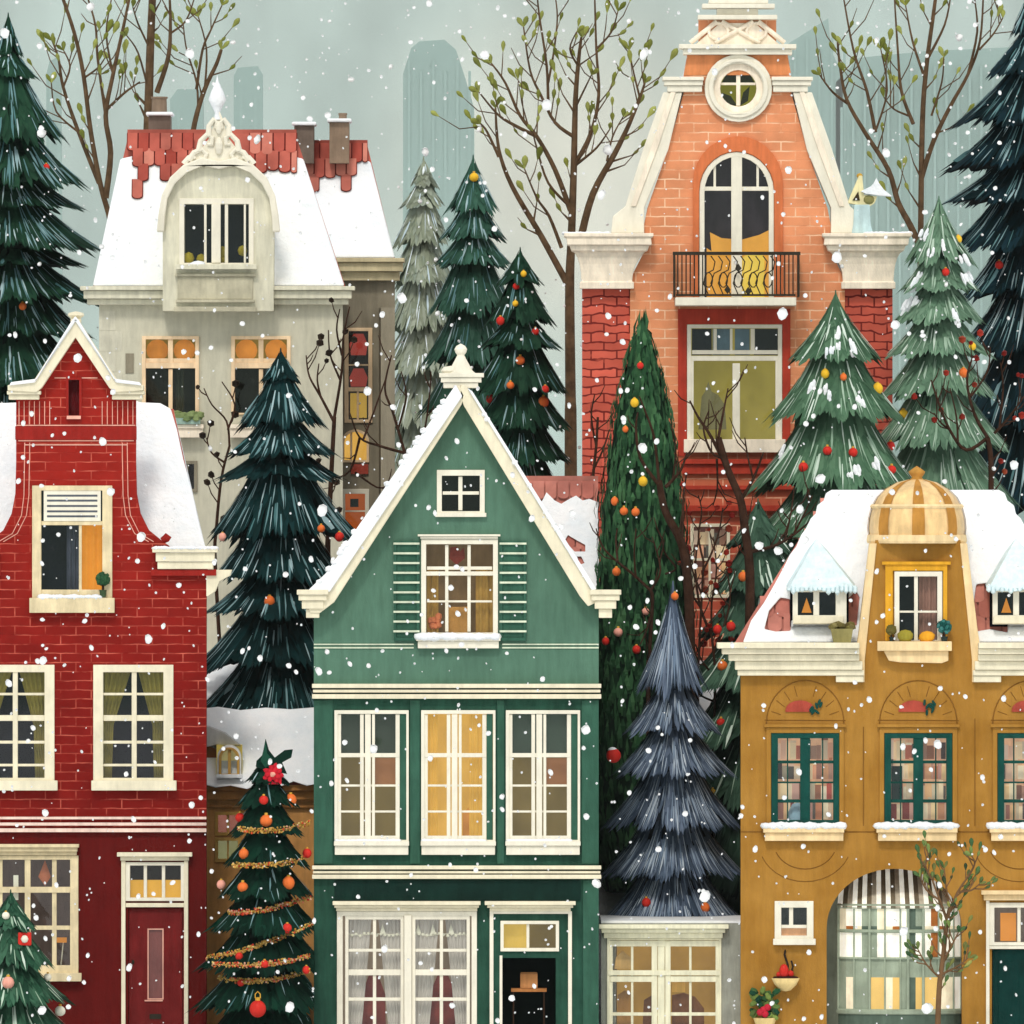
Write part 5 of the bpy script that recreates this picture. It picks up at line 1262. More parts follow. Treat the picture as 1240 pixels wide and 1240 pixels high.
conifer('steel', 4.6, 815, 706, [(838, 42), (886, 53), (938, 72), (1000, 80), (1060, 82), (1122, 88)], STEEL, FROSTB, 'slate blue fir standing behind the grey shopfront', snow=.5, bw=.85, ragged=.07, flare=1.45, dens=1.3)
_pr = Plane(.1)
def _xc(x, y): return min(x, _pr.x(377.5)) if y > -.1 else min(x, _pr.x(381))
def _xc2(x, y):
    x = _xc(x, y); lo = _pr.x(251.5)
    return max(x, lo) if y > 1.05 else x
conifer('xmas', .1, 322, 914, [(948, 24), (976, 35), (1010, 42), (1048, 49), (1086, 57), (1128, 69), (1174, 80), (1222, 84), (1272, 88)], XMAS, FROSTD, 'decorated christmas tree with gold garlands standing between the red and green houses', cat='christmas tree', name='christmas_tree', snow=.05, ragged=.10, clamp=_xc2, dens=1.2, basey=0)
conifer('small', -2.2, 13, 1080, [(1124, 30), (1168, 46), (1214, 72), (1262, 84), (1300, 90)], MOSS if 0 else foliage_mats('young', [(26, 56, 42), (40, 78, 58), (62, 100, 78), (34, 66, 50)], (18, 40, 30)), FROSTG, 'small snowy fir in front of the ground floor window of the red house', snow=.12, ragged=.12, bw=1.1, basey=0)
# dark conifer and laurel filling the gap behind the slate fir
conifer('gap', 7.9, 918, 606, [(664, 38), (716, 56), (770, 74), (830, 86), (900, 92), (980, 98), (1080, 102), (1160, 104)], foliage_mats('gap', [(44, 68, 54), (56, 82, 66), (70, 98, 80), (48, 72, 58)], (26, 42, 34)), FROSTG, 'dull green fir half hidden between the slate blue fir and the ochre house', snow=.1, ragged=.16, bw=1.3)

# ================================================================== slender cypress
def cypress():
    Y = 8.2; P = Plane(Y); k = P.k; gz = H(Y) - .2; X0 = P.x(778)
    root = thing('cypress', (X0, Y, gz), 'slender green cypress hung with baubles in front of the salmon brick house', 'cypress')
    prof = [(395, 2), (410, 12), (430, 18), (470, 27), (520, 38), (570, 46), (620, 52), (680, 56), (740, 60), (820, 64), (900, 66), (990, 64), (1080, 50)]
    def rad(py):
        for (a, ra), (b, rb) in zip(prof, prof[1:]):
            if a <= py <= b: return (ra + (rb - ra) * (py - a) / (b - a)) * k
        return .05
    mats = foliage_mats('cypress', [(30, 60, 38), (44, 82, 52), (66, 104, 68), (38, 70, 46)], (24, 48, 32))
    fo = MB(); rnd = random.Random(3)
    fo.lathe(X0, Y, [(max(.02, rad(y) * .9), P.z(y)) for y, _ in prof], 24, 1)
    for i in range(5200):
        y = 397 + 690 * rnd.random() ** .75; t = rnd.uniform(0, 2 * math.pi)
        if math.sin(t) > .2 and rnd.random() < .6: continue
        r = rad(y) * rnd.uniform(.9, 1.05) * (1 + .07 * math.sin(5 * t + y * .02)); L_ = rnd.uniform(.18, .5); w = rnd.uniform(.03, .06)
        z = P.z(y); c, s_ = math.cos(t), math.sin(t); o = rnd.uniform(.0, .06); lean = -min(.12, rad(max(396, y - 18)) and (rad(y) - rad(max(396, y - L_ / k))) )
        ln = (rad(y) - rad(max(396, y - L_ / k)))
        B_ = lambda rr, d, zz: (X0 + rr * c - d * s_, Y + rr * s_ + d * c, zz)
        fo.add([B_(r, -w * .5, z), B_(r, w * .5, z), B_(r - ln * .4 + o, -w, z + L_ * .45), B_(r - ln * .4 + o, w, z + L_ * .45), B_(max(.01, r - ln) + o * .6, 0, z + L_)], [(0, 1, 3, 2), (2, 3, 4)], 0)
    fo.build('foliage', mats, root, fix=False)
    MB().wtube([(X0, Y, gz - .2), (X0, Y, P.z(1000))], [.2, .14], 8).build('trunk', DARKBARK, root)
    def surf(px, py):
        z, x = P.z(py), P.x(px); r = rad(py); return x, Y - math.sqrt(max(.0025, r * r - (x - X0) ** 2)) - .12, z
    TREES['cypress'] = (surf, P)
cypress()

# ================================================================== bare and budding trees
LEAFM = island('bud_leaves', [(96, 104, 42), (128, 134, 62), (150, 156, 84), (110, 118, 56)], rough=.6)
def tree(name, Y, base_px, limbs, label, cat, bark, leaves=1.0, twigs=1.0, seed=1, leafsize=1.0, extra=None, berries=None, jy=.8, trunk_n=1, tw_len=1.0):
    """limbs: (width at root px, width at tip px, [(px, py), ...]); the first trunk_n are the trunk, which goes down to the ground"""
    P = Plane(Y); gz = H(Y) - .15; rnd = random.Random(seed); k = P.k
    root = thing(name, (P.x(base_px), Y, gz), label, cat)
    tm, bm_, lm = MB(), MB(), MB()
    def leaf(p, d, s_):
        d = Vector(d).normalized(); L_ = rnd.uniform(.22, .34) * s_; w = L_ * rnd.uniform(.18, .26)
        side = d.cross(Vector((0, 1, 0)))
        if side.length < .1: side = Vector((1, 0, 0))
        side.normalize(); nrm = d.cross(side); p = Vector(p)
        n = 6; vs = []; fs = []
        for i, (u, q) in enumerate(((0, .15), (.25, .55), (.6, 1), (.85, .75), (1, .12))):
            for j in range(n):
                a = 2 * math.pi * j / n; vs.append(tuple(p + d * (L_ * u) + side * (w * q * math.cos(a)) + nrm * (w * .5 * q * math.sin(a))))
        for i in range(4):
            for j in range(n): fs.append((i * n + j, i * n + (j + 1) % n, (i + 1) * n + (j + 1) % n, (i + 1) * n + j))
        fs += [tuple(range(n)), tuple(range(4 * n, 5 * n))]
        lm.add(vs, fs)
    def smooth(pts):
        out = []
        for i in range(len(pts) - 1):
            p0 = pts[max(0, i - 1)]; p1 = pts[i]; p2 = pts[i + 1]; p3 = pts[min(len(pts) - 1, i + 2)]
            for j in range(4):
                t = j / 4; out.append(tuple(.5 * ((2 * b) + (-a + c) * t + (2 * a - 5 * b + 4 * c - d) * t * t + (-a + 3 * b - 3 * c + d) * t ** 3) for a, b, c, d in zip(p0, p1, p2, p3)))
        out.append(pts[-1]); return out
    yo = {}
    for li, (w0, w1, pts) in enumerate(limbs):
        s0 = tuple(pts[0]); y0 = yo.get(s0, 0.0); slope = 0 if li < trunk_n else rnd.uniform(-1, 1) * jy
        if li < trunk_n: pts = [(base_px if li == 0 else pts[0][0] + (pts[0][0] - pts[1][0]) * .2, 620 + (CZ - gz) / k + 4)] + list(pts)
        if li < trunk_n: pts.insert(1, (pts[1][0] + (pts[1][0] - pts[2][0]) * .25 if len(pts) > 2 else pts[1][0], pts[1][1] + 40))
        q = [(P.x(x), Y + y0 + slope * (i / max(1, len(pts) - 1)), P.z(y)) for i, (x, y) in enumerate(pts)]
        for (x, y), pp in zip(pts, q): yo.setdefault((x, y), pp[1] - Y)
        sm = smooth(q); n = len(sm)
        rad = [max(.012, (w0 + (w1 - w0) * i / (n - 1)) * k / 2) for i in range(n)]
        (tm if li < trunk_n else bm_).wtube(sm, rad, 7)
        if leaves and li >= 0:
            d = Vector(sm[-1]) - Vector(sm[-2])
            for a in (-.45, .45):
                c, s_ = math.cos(a), math.sin(a)
                if rnd.random() < leaves: leaf(sm[-1], (d.x * c - d.z * s_, d.y + rnd.uniform(-.02, .02), d.x * s_ + d.z * c), leafsize)
        lo = int(n * (.45 if li < trunk_n else .25))
        for i in range(lo, n - 1):
            if rnd.random() < twigs * .42:
                p = Vector(sm[i]); d = (Vector(sm[i + 1]) - p).normalized(); a = rnd.choice((-1, 1)) * rnd.uniform(.4, .9); L_ = rnd.uniform(.4, 1.1) * tw_len
                c, s_ = math.cos(a), math.sin(a); d2 = Vector((d.x * c - d.z * s_, rnd.uniform(-.3, .3), d.x * s_ + d.z * c)); d2.normalize()
                m = p + d2 * L_ * .5; e = m + (d2 * .7 + Vector((0, 0, .5))).normalized() * L_ * .5
                bm_.wtube([p, m, e], [max(.014, rad[i] * .45), .014, .008], 5)
                if rnd.random() < leaves: leaf(e, (e - m) + Vector((0, 0, .02)), leafsize)
                if rnd.random() < leaves * .6: leaf(m, d2 + Vector((0, 0, .5)), leafsize * .8)
                if berries and rnd.random() < berries: lm.ell(tuple(e), rnd.uniform(.05, .09), 6, jit=.2)
    tm.build('trunk', bark, root, smooth=True, fix=False)
    if bm_.v: bm_.build('branches' if 0 else 'crown', bark, root, smooth=True, fix=False)
    if lm.v: lm.build('foliage', extra or LEAFM, root, smooth=True, fix=False)
    return root
tree('budding_tree', 27, 692, [
    (17, 3, [(691, 480), (690, 350), (692, 290), (695, 200), (697, 120), (701, 70), (704, 45)]),
    (9, 2.5, [(688, 345), (655, 285), (620, 225), (604, 180), (600, 130)]),
    (4, 2, [(604, 190), (590, 160), (582, 150)]), (7, 2, [(691, 255), (672, 205), (650, 165), (630, 140), (612, 100), (595, 76)]),
    (5, 1.8, [(650, 165), (620, 150), (602, 138), (580, 112)]), (5, 1.8, [(694, 165), (672, 148), (655, 115), (642, 85), (634, 32)]), (4, 1.6, [(664, 130), (662, 80), (653, 20), (650, -10)]),
    (3, 1.5, [(664, 100), (671, 60), (675, 20), (672, -10)]), (10, 2.5, [(703, 290), (718, 235), (745, 185), (762, 150), (775, 118), (781, 100)]),
    (6, 2, [(696, 200), (716, 160), (725, 115), (722, 60), (720, -4)]), (3, 1.5, [(697, 130), (708, 108), (716, 92)]), (4, 1.5, [(697, 200), (722, 180), (738, 158)]),
    (4, 1.5, [(690, 250), (664, 222), (650, 180), (645, 160)]), (5, 1.6, [(680, 300), (665, 262), (650, 240), (635, 205)]), (3, 1.4, [(740, 84), (748, 50), (735, 30)]) if 0 else (3, 1.4, [(735, 195), (742, 165), (755, 140)]),
    (3, 1.4, [(775, 118), (768, 90), (762, 60)]), (3, 1.4, [(722, 60), (740, 40), (748, 15)]), (3, 1.4, [(700, 80), (690, 60), (698, 40)])],
    'tall budding tree with a dark trunk left of the salmon brick house', 'tree', GEO_BARK, leaves=.9, twigs=.95, seed=5, leafsize=.95)
tree('budding_tree', 30, 140, [
    (9, 4, [(140, 330), (134, 270), (122, 225), (110, 160), (101, 90), (90, 40), (74, -8)]),
    (6, 2, [(120, 222), (95, 160), (76, 105), (70, 70), (62, 48)]), (8, 3, [(128, 240), (134, 185), (128, 140), (137, 90), (150, 30), (158, -8)]),
    (4, 2, [(128, 140), (118, 70), (115, 30), (104, -8)]), (4, 2, [(130, 132), (150, 112), (168, 98)]), (3, 1.5, [(137, 90), (128, 40), (134, -5)]),
    (3, 1.5, [(76, 105), (84, 80), (76, 60)]), (3, 1.5, [(101, 95), (118, 82), (126, 70)]), (3, 1.5, [(95, 160), (68, 135), (62, 100)])],
    'leaning budding tree between the dark left fir and the pale stone house roof', 'tree', GEO_BARK, leaves=.9, twigs=.9, seed=8, leafsize=.9)
tree('budding_tree', 28, 181, [
    (14, 9, [(178, 200), (180, 130), (182, 60), (185, -10)]),
    (7, 2.5, [(190, 112), (204, 70), (207, 30), (206, -8)]), (3, 1.5, [(180, 110), (168, 65), (155, 45)]), (3, 1.5, [(182, 60), (168, 30), (162, 10)]), (3, 1.5, [(207, 40), (225, 25), (236, -5)])],
    'thick budding trunk rising behind the left chimney of the pale stone house', 'tree', GEO_BARK, leaves=.8, twigs=.8, seed=9, leafsize=.9)
tree('budding_tree', 29, 228, [
    (9, 4, [(228, 200), (236, 148), (248, 108), (262, 78), (268, 60)]), (4, 1.5, [(238, 108), (245, 60), (255, 35), (268, 5)]), (3, 1.5, [(240, 140), (238, 100), (226, 60), (222, 30)]), (3, 1.5, [(248, 108), (250, 60), (240, 20)])],
    'short budding tree behind the arched dormer of the pale stone house', 'tree', GEO_BARK, leaves=.8, twigs=.9, seed=12, leafsize=.9)
tree('budding_tree', 31, 1114, [
    (10, 4, [(1114, 420), (1115, 290), (1117, 150), (1122, 80), (1130, 20), (1134, -10)]),
    (9, 2.5, [(1115, 300), (1102, 272), (1088, 245), (1076, 205), (1048, 160), (1026, 120), (1018, 80), (1015, 50)]), (5, 1.8, [(1060, 160), (1050, 110), (1034, 60), (1022, -5)]), (4, 1.8, [(1026, 125), (1008, 112), (992, 92)]),
    (5, 1.8, [(1106, 150), (1092, 110), (1088, 60), (1084, -8)]), (7, 2, [(1116, 215), (1130, 172), (1150, 130), (1172, 90), (1186, 50), (1190, -8)]), (4, 1.6, [(1172, 90), (1182, 40), (1178, 0)]), (3, 1.5, [(1060, 160), (1074, 110), (1066, 60)]),
    (4, 1.5, [(1120, 95), (1106, 50), (1098, 5)]), (4, 1.5, [(1124, 70), (1144, 30), (1152, -8)]), (3, 1.5, [(1186, 60), (1204, 40), (1216, 20)]), (3, 1.4, [(1100, 140), (1082, 132), (1070, 118)]), (3, 1.4, [(1128, 140), (1140, 100), (1142, 70)])],
    'budding tree with many upright shoots right of the salmon brick house', 'tree', GEO_BARK, leaves=.9, twigs=1.0, seed=14, leafsize=.9)
# leafless dark trees nearer the street
REDBERRY = island('red_berries', [(150, 40, 34), (178, 58, 44), (130, 34, 30), (196, 92, 60)], rough=.5)
BLACKB = island('dark_buds', [(50, 40, 34), (70, 56, 44)])
tree('bare_tree', 6.3, 908, [(14, 8, [(908, 760), (908, 690), (902, 640), (897, 606), (882, 570), (870, 530)]), (5, 2, [(884, 575), (862, 530), (846, 505), (836, 485)]), (5, 2, [(897, 606), (912, 580), (924, 548)]), (4, 1.5, [(870, 530), (876, 500), (882, 470)]), (4, 1.5, [(878, 555), (862, 548), (852, 520), (858, 498)]), (3, 1.5, [(868, 556), (869, 590), (864, 612)]), (5, 1.5, [(910, 668), (940, 660), (968, 642), (988, 622)]), (3, 1.4, [(950, 656), (958, 620), (962, 590)]), (3, 1.4, [(962, 645), (974, 622), (984, 600)]), (3, 1.5, [(912, 580), (906, 555), (902, 530)])],
     'bare dark tree with a forked trunk just left of the ochre roof', 'tree', DARKBARK, leaves=0, twigs=.8, seed=21, tw_len=.7)
tree('bare_tree', 6.0, 838, [(16, 8, [(836, 800), (834, 720), (826, 660), (806, 620), (798, 582)]), (5, 2, [(800, 590), (776, 556), (770, 520), (772, 500)]), (4, 1.8, [(798, 582), (792, 530), (782, 500), (774, 480)]), (5, 1.8, [(806, 590), (824, 570), (832, 548)]), (3, 1.5, [(815, 580), (818, 545), (812, 515)]), (4, 1.5, [(826, 650), (828, 600), (832, 572)])],
     'leaning bare tree in front of the slender cypress', 'tree', DARKBARK, leaves=0, twigs=.7, seed=22, tw_len=.7)
tree('bare_shrub', 6.6, 784, [(6, 4, [(786, 800), (790, 730), (788, 715)]), (4, 1.6, [(788, 715), (766, 695), (745, 678), (730, 662), (722, 640)]), (3, 1.5, [(770, 700), (768, 670), (770, 640)]), (3, 1.4, [(748, 680), (746, 655), (748, 640)]), (3.5, 1.5, [(788, 715), (800, 690), (790, 650)]), (3, 1.4, [(806, 695), (818, 688), (804, 668), (802, 650)]), (3, 1.4, [(788, 745), (782, 765), (775, 780)])],
     'thin bare shrub across the lower front of the cypress', 'shrub', DARKBARK, leaves=0, twigs=.6, seed=23, tw_len=.6)
tree('bare_shrub', 12.4, 712, [(5, 3, [(716, 620), (718, 580), (722, 540), (724, 505)]), (3, 1.5, [(722, 540), (716, 505), (720, 478)]), (3, 1.5, [(718, 570), (730, 545), (738, 520)])],
     'small bare shrub against the left brick wing of the salmon house', 'shrub', DARKBARK, leaves=0, twigs=.4, seed=24, tw_len=.6)
tree('bare_tree', 10.4, 1196, [(9, 6, [(1200, 640), (1200, 560), (1196, 530)]), (5, 2, [(1196, 530), (1170, 545), (1150, 520), (1136, 485), (1128, 460)]), (5, 2, [(1196, 530), (1180, 500), (1172, 460), (1180, 430)]), (4, 1.5, [(1204, 525), (1222, 505), (1240, 480)]), (3, 1.4, [(1150, 520), (1140, 512), (1132, 500)]), (3, 1.4, [(1176, 480), (1196, 450), (1200, 420)]), (3, 1.4, [(1160, 535), (1158, 505), (1150, 470)]), (3, 1.4, [(1210, 520), (1214, 470), (1210, 440)])],
     'bare dark tree at the right in front of the sage and navy firs', 'tree', DARKBARK, leaves=.0, twigs=1.0, seed=25, tw_len=.6, berries=.5, extra=REDBERRY)
tree('bare_tree', 13.2, 400, [(8, 5, [(398, 640), (402, 560), (405, 505)]), (4, 1.5, [(405, 505), (414, 450), (416, 410), (424, 372)]), (4, 1.5, [(404, 510), (388, 480), (374, 455), (370, 430)]), (3, 1.4, [(412, 460), (400, 430), (398, 400)]), (3, 1.4, [(388, 480), (384, 460), (386, 440)]), (3, 1.4, [(414, 430), (408, 400), (412, 375)])],
     'bare tree with black buds against the pale stone house wall', 'tree', DARKBARK, leaves=.0, twigs=.7, seed=26, berries=.8, extra=BLACKB, tw_len=.6)
tree('bare_tree', 12.6, 490, [(7, 4, [(495, 640), (494, 575), (490, 548)]), (4, 1.8, [(490, 548), (476, 500), (466, 470), (452, 430) if 0 else (474, 430)]), (4, 1.6, [(488, 548), (460, 540), (436, 530), (424, 500)]), (3, 1.5, [(440, 532), (452, 500), (468, 455)]), (3, 1.4, [(482, 520), (492, 480), (486, 450)]), (3.5, 1.5, [(436, 530), (424, 570), (402, 580)]), (3, 1.4, [(494, 560), (512, 530), (520, 480), (522, 450)]), (3, 1.4, [(430, 572), (456, 590), (470, 588)])],
     'crooked bare tree in front of the grey side wing of the pale stone house', 'tree', DARKBARK, leaves=.0, twigs=.45, seed=27, tw_len=.6)
tree('bare_shrub', 13.4, 268, [(5, 3, [(262, 640), (268, 580), (278, 540)]), (3, 1.4, [(278, 540), (274, 510), (256, 490), (246, 470)]), (3, 1.4, [(272, 560), (256, 548), (250, 530)]), (3, 1.4, [(276, 520), (284, 490), (268, 462)])],
     'budded bare shrub between the two upper windows of the pale stone house', 'shrub', DARKBARK, leaves=0, twigs=.8, seed=28, berries=.9, extra=BLACKB, tw_len=.5)
tree('berry_shrub', 7.2, 866, [(5, 3, [(864, 900), (866, 820), (862, 770)]), (4, 1.6, [(862, 770), (848, 735), (842, 690), (846, 650)]), (4, 1.6, [(864, 790), (876, 760), (884, 725), (880, 690)]), (3, 1.5, [(862, 770), (862, 730), (868, 690), (864, 650)]), (3, 1.5, [(866, 820), (850, 800), (842, 780)]), (3, 1.4, [(866, 830), (884, 806), (890, 790)]), (3, 1.4, [(848, 735), (836, 715), (834, 690)]), (3, 1.4, [(866, 850), (846, 840), (838, 820)])],
     'tangled shrub with red berries between the cypress and the ochre roof', 'shrub', DARKBARK, leaves=0, twigs=1.3, seed=41, berries=.75, extra=REDBERRY, tw_len=.55)
tree('berry_shrub', 7.0, 846, [(4, 2.5, [(846, 800), (850, 720), (852, 680)]), (3, 1.5, [(852, 680), (846, 650), (850, 620), (846, 600)]), (3, 1.5, [(852, 690), (864, 665), (872, 640), (876, 615)]), (3, 1.4, [(850, 720), (838, 690), (832, 660)])],
     'smaller red berried shrub before the lowest windows of the salmon house', 'shrub', DARKBARK, leaves=0, twigs=1.2, seed=42, berries=.55, extra=REDBERRY, tw_len=.5)
# sapling before the ochre house
tree('potted_sapling' if 0 else 'young_tree', -.9, 1137, [(8, 5, [(1136, 1230), (1138, 1190), (1142, 1160), (1146, 1122), (1150, 1100)]), (4, 2, [(1147, 1115), (1138, 1090), (1128, 1064)]), (4, 2, [(1148, 1108), (1160, 1080), (1172, 1062)]), (3, 1.5, [(1142, 1165), (1152, 1145), (1160, 1128)]), (3, 1.5, [(1150, 1100), (1146, 1075), (1144, 1052)]), (3, 1.4, [(1128, 1064), (1120, 1048), (1124, 1032)]), (3, 1.4, [(1138, 1090), (1122, 1078), (1114, 1062)]), (3, 1.4, [(1172, 1062), (1180, 1046), (1176, 1036)]), (3, 1.4, [(1160, 1080), (1176, 1078), (1186, 1070)]), (3, 1.4, [(1140, 1180), (1160, 1170), (1172, 1160)]), (3, 1.4, [(1139, 1185), (1122, 1168), (1112, 1150)])],
     'young leafy tree with a thin brown trunk in front of the arched entrance', 'tree', paint('brown_bark', (112, 84, 58), var=.25, bmp=.4), leaves=1, twigs=2.0, seed=31, leafsize=.62, tw_len=.4, jy=.3,
     extra=island('garden_leaves', [(52, 84, 54), (86, 112, 64), (120, 136, 74), (40, 60, 44), (150, 150, 80)]))
# ================================================================== baubles, each hung on the outside of its tree
BC = {'red': paint('red_bauble', (198, 48, 40), rough=.3, var=.1, bmp=0), 'orange': paint('orange_bauble', (222, 112, 54), rough=.3, var=.1, bmp=0), 'yellow': paint('yellow_bauble', (226, 180, 50), rough=.3, var=.1, bmp=0),
      'pink': paint('pink_bauble', (228, 160, 142), rough=.3, var=.1, bmp=0), 'white': WHITE}
GOLDM = paint('gold_cap', (206, 158, 60), rough=.35, bmp=0)
ORDS = ['topmost', 'second', 'third', 'fourth', 'fifth', 'sixth', 'seventh', 'eighth', 'ninth', 'tenth', 'eleventh', 'twelfth']
HANG = {
 'left': ('tall dark left fir', [('red', 58, 204, 4.5), ('orange', 30, 372, 5)]),
 'far': ('grey green fir behind the decorated one', [('yellow', 574, 215, 6)]),
 'decor': ('smaller decorated fir', [('yellow', 634, 332, 4), ('red', 625, 347, 4.5), ('yellow', 624, 368, 4), ('red', 606, 389, 5.5), ('red', 648, 402, 5), ('orange', 630, 437, 6), ('orange', 618, 467, 5), ('red', 594, 483, 6), ('red', 660, 472, 5), ('orange', 658, 487, 7)]),
 'big': ('big blue green fir', [('pink', 271, 650, 5), ('orange', 328, 728, 7), ('red', 412, 650, 6), ('orange', 390, 640, 5)]),
 'cypress': ('slender cypress', [('red', 775, 443, 4.5), ('yellow', 768, 488, 5.5), ('orange', 757, 520, 4), ('yellow', 778, 583, 6), ('orange', 744, 607, 5), ('orange', 755, 619, 5.5), ('orange', 769, 620, 5.5), ('orange', 746, 692, 5.5), ('pink', 781, 740, 5), ('pink', 748, 765, 6), ('red', 733, 776, 5), ('red', 770, 786, 5.5)]),
 'mid': ('broad grey green fir', [('yellow', 998, 453, 5.5), ('orange', 1020, 457, 4.5), ('yellow', 1062, 471, 7), ('red', 1000, 546, 6), ('red', 1031, 548, 6), ('red', 971, 566, 6.5), ('red', 1078, 540, 6), ('red', 1078, 569, 6), ]),
 'sage': ('pale sage green fir', [('red', 1144, 330, 5), ('yellow', 1160, 290, 5), ('orange', 1165, 452, 6), ('yellow', 1093, 503, 7), ('yellow', 1176, 420, 5)]),
 'navy': ('very dark navy fir', [('red', 1208, 322, 5.5)]),
 'steel': ('slate blue fir', [('orange', 817, 722, 5), ('red', 782, 1091, 6), ('orange', 853, 1097, 6)]),
 'gap': ('dull green fir by the ochre house', [('orange', 899, 698, 6.5), ('red', 868, 762, 6), ('red', 884, 758, 6), ('red', 872, 874, 6), ('orange', 874, 806, 7), ('yellow', 870, 978, 5), ('yellow', 862, 958, 5)]),
 'xmas': ('decorated christmas tree', [('red', 320, 968, 6), ('orange', 352, 969, 8), ('orange', 323, 993, 8), ('red', 291, 990, 6.5), ('orange', 296, 1033, 6.5), ('red', 372, 1033, 6), ('orange', 350, 1068, 8), ('orange', 295, 1073, 7), ('red', 349, 1122, 6), ('red', 291, 1156, 5), ('red', 322, 1165, 5.5), ('red', 293, 1188, 5), ('red', 372, 1172, 5), ('pink', 268, 1071, 6)]),
 'small': ('small snowy fir before the red house', [('pink', 12, 1188, 8), ('white', 73, 1224, 7), ('white', 58, 1183, 5), ('white', 8, 1108, 5)]),
}
def baubles():
    for key, (desc, L_) in HANG.items():
        surf, P = TREES[key]
        for colr in {c for c, *_ in L_}:
            same = sorted([q for q in L_ if q[0] == colr], key=lambda q: (q[2], q[1]))
            for i, (c, px, py, r_) in enumerate(same):
                x, y, z = surf(px, py); r = r_ * P.k * .95
                mb = MB(); mb.ell((x, y, z), (r, r, r * random.uniform(.95, 1.15)), 12); mb.lathe(x, y, [(r * .28, z + r * .9), (r * .28, z + r * 1.25), (0, z + r * 1.3)], 6, 1)
                o = mb.build('bauble', [BC[c], GOLDM], loc=(x, y, z), smooth=True)
                lab = ('only %s bauble on the %s' % (c, desc)) if len(same) == 1 else '%s %s bauble%s on the %s' % (ORDS[i], c, '' if i == 0 else ' from the top', desc)
                tag(o, lab, 'bauble', 'baubles on the trees')
baubles()
surf, P = TREES['xmas']
x, y, z = surf(314, 1218); r = 10 * P.k
bb = thing('bauble', (x, y, z), 'biggest red bauble with a gold loop low on the decorated christmas tree', 'bauble', 'baubles on the trees')
MB().ell((x, y - .05, z), (r, r, r * 1.05), 20).build('ball', BC['red'], bb, smooth=True)
m = MB(); m.lathe(x, y - .05, [(.05, z + r), (.05, z + r + .06), (0, z + r + .07)], 10); m.wtube([(x - .05, y - .05, z + r + .05), (x - .05, y - .05, z + r + .13), (x, y - .05, z + r + .18), (x + .05, y - .05, z + r + .13), (x + .05, y - .05, z + r + .05)], .012, 5)
m.build('cap', GOLDM, bb)
# big frosted red ball beside the slate fir, red gift on the little fir, rosette and ribbon topper of the christmas tree
surf2, P2 = TREES['cypress']
x, y, z = surf2(742, 915); y = 3.4; r = 9 * Plane(y).k; P3 = Plane(y); x, z = P3.x(743), P3.z(915)
o = thing('bauble', (x, y, z), 'large red bauble with snow on top left of the slate blue fir', 'bauble', 'baubles on the trees')
MB().ell((x, y, z), r, 18).build('ball', BC['red'], o, smooth=True)
m = MB(); m.ell((x - .02, y, z + r * .75), (r * .6, r * .6, r * .4), 12, jit=.1); m.build('snow', SNOW, o, smooth=True)
surf, P = TREES['small']
x, y, z = surf(31, 1136); q = 8 * P.k
o = thing('gift_ornament', (x, y, z), 'square red gift ornament with a white knot on the small snowy fir', 'ornament')
m = MB(); m.wbox(x - q, x + q, y - .12, y + .08, z - q, z + q); m.build('box', BC['red'], o, bevel=.02)
m = MB(); m.ell((x, y - .13, z), (.07, .04, .08), 8, jit=.2); m.build('knot', WHITE, o, smooth=True)
surf, P = TREES['xmas']
x, y, z = surf(331, 936); y -= .1
o = thing('rosette', (x, y, z), 'red ribbon rosette below the tip of the decorated christmas tree', 'ornament')
m = MB()
for i in range(14):
    t = i * 2.4; rr = .035 * math.sqrt(i) * 1.25
    m.ell((x + rr * math.cos(t), y - .08 + .006 * i, z + rr * math.sin(t)), (.075, .03, .05), 8, rot=-t, jit=.15)
m.poly([(320, 928), (326, 926), (330, 934), (337, 925), (341, 928), (341, 950), (322, 950)], -.7, -.66) if 0 else None
m.wbox(x - .16, x + .17, y + .0, y + .06, z - .22, z + .1)
m.build('ribbon', paint('crimson', (190, 34, 48), var=.25, bmp=0), o)
m = MB(); m.ell((x, y - .13, z - .02), (.05, .03, .05), 8, jit=.3); m.build('centre', BC['pink'], o)
P = Plane(.1)
o = thing('tree_topper', (P.x(322), .1, P.z(928)), 'ragged dark green star on the tip of the decorated christmas tree', 'star')
m = MB(P); m.poly([(322, 894), (326, 908), (333, 917), (345, 908), (355, 907), (353, 917), (342, 923), (348, 937), (333, 934), (326, 942), (320, 932), (310, 928), (311, 921), (318, 914)], -.30, -.22); m.build('star', XMAS[0], o, bevel=.01)
m = MB(P); m.poly([(322, 897), (324, 912), (331, 920), (322, 930), (316, 921)], -.34, -.302); m.build('star_facet', paint('pine_green', (26, 70, 54)), o)
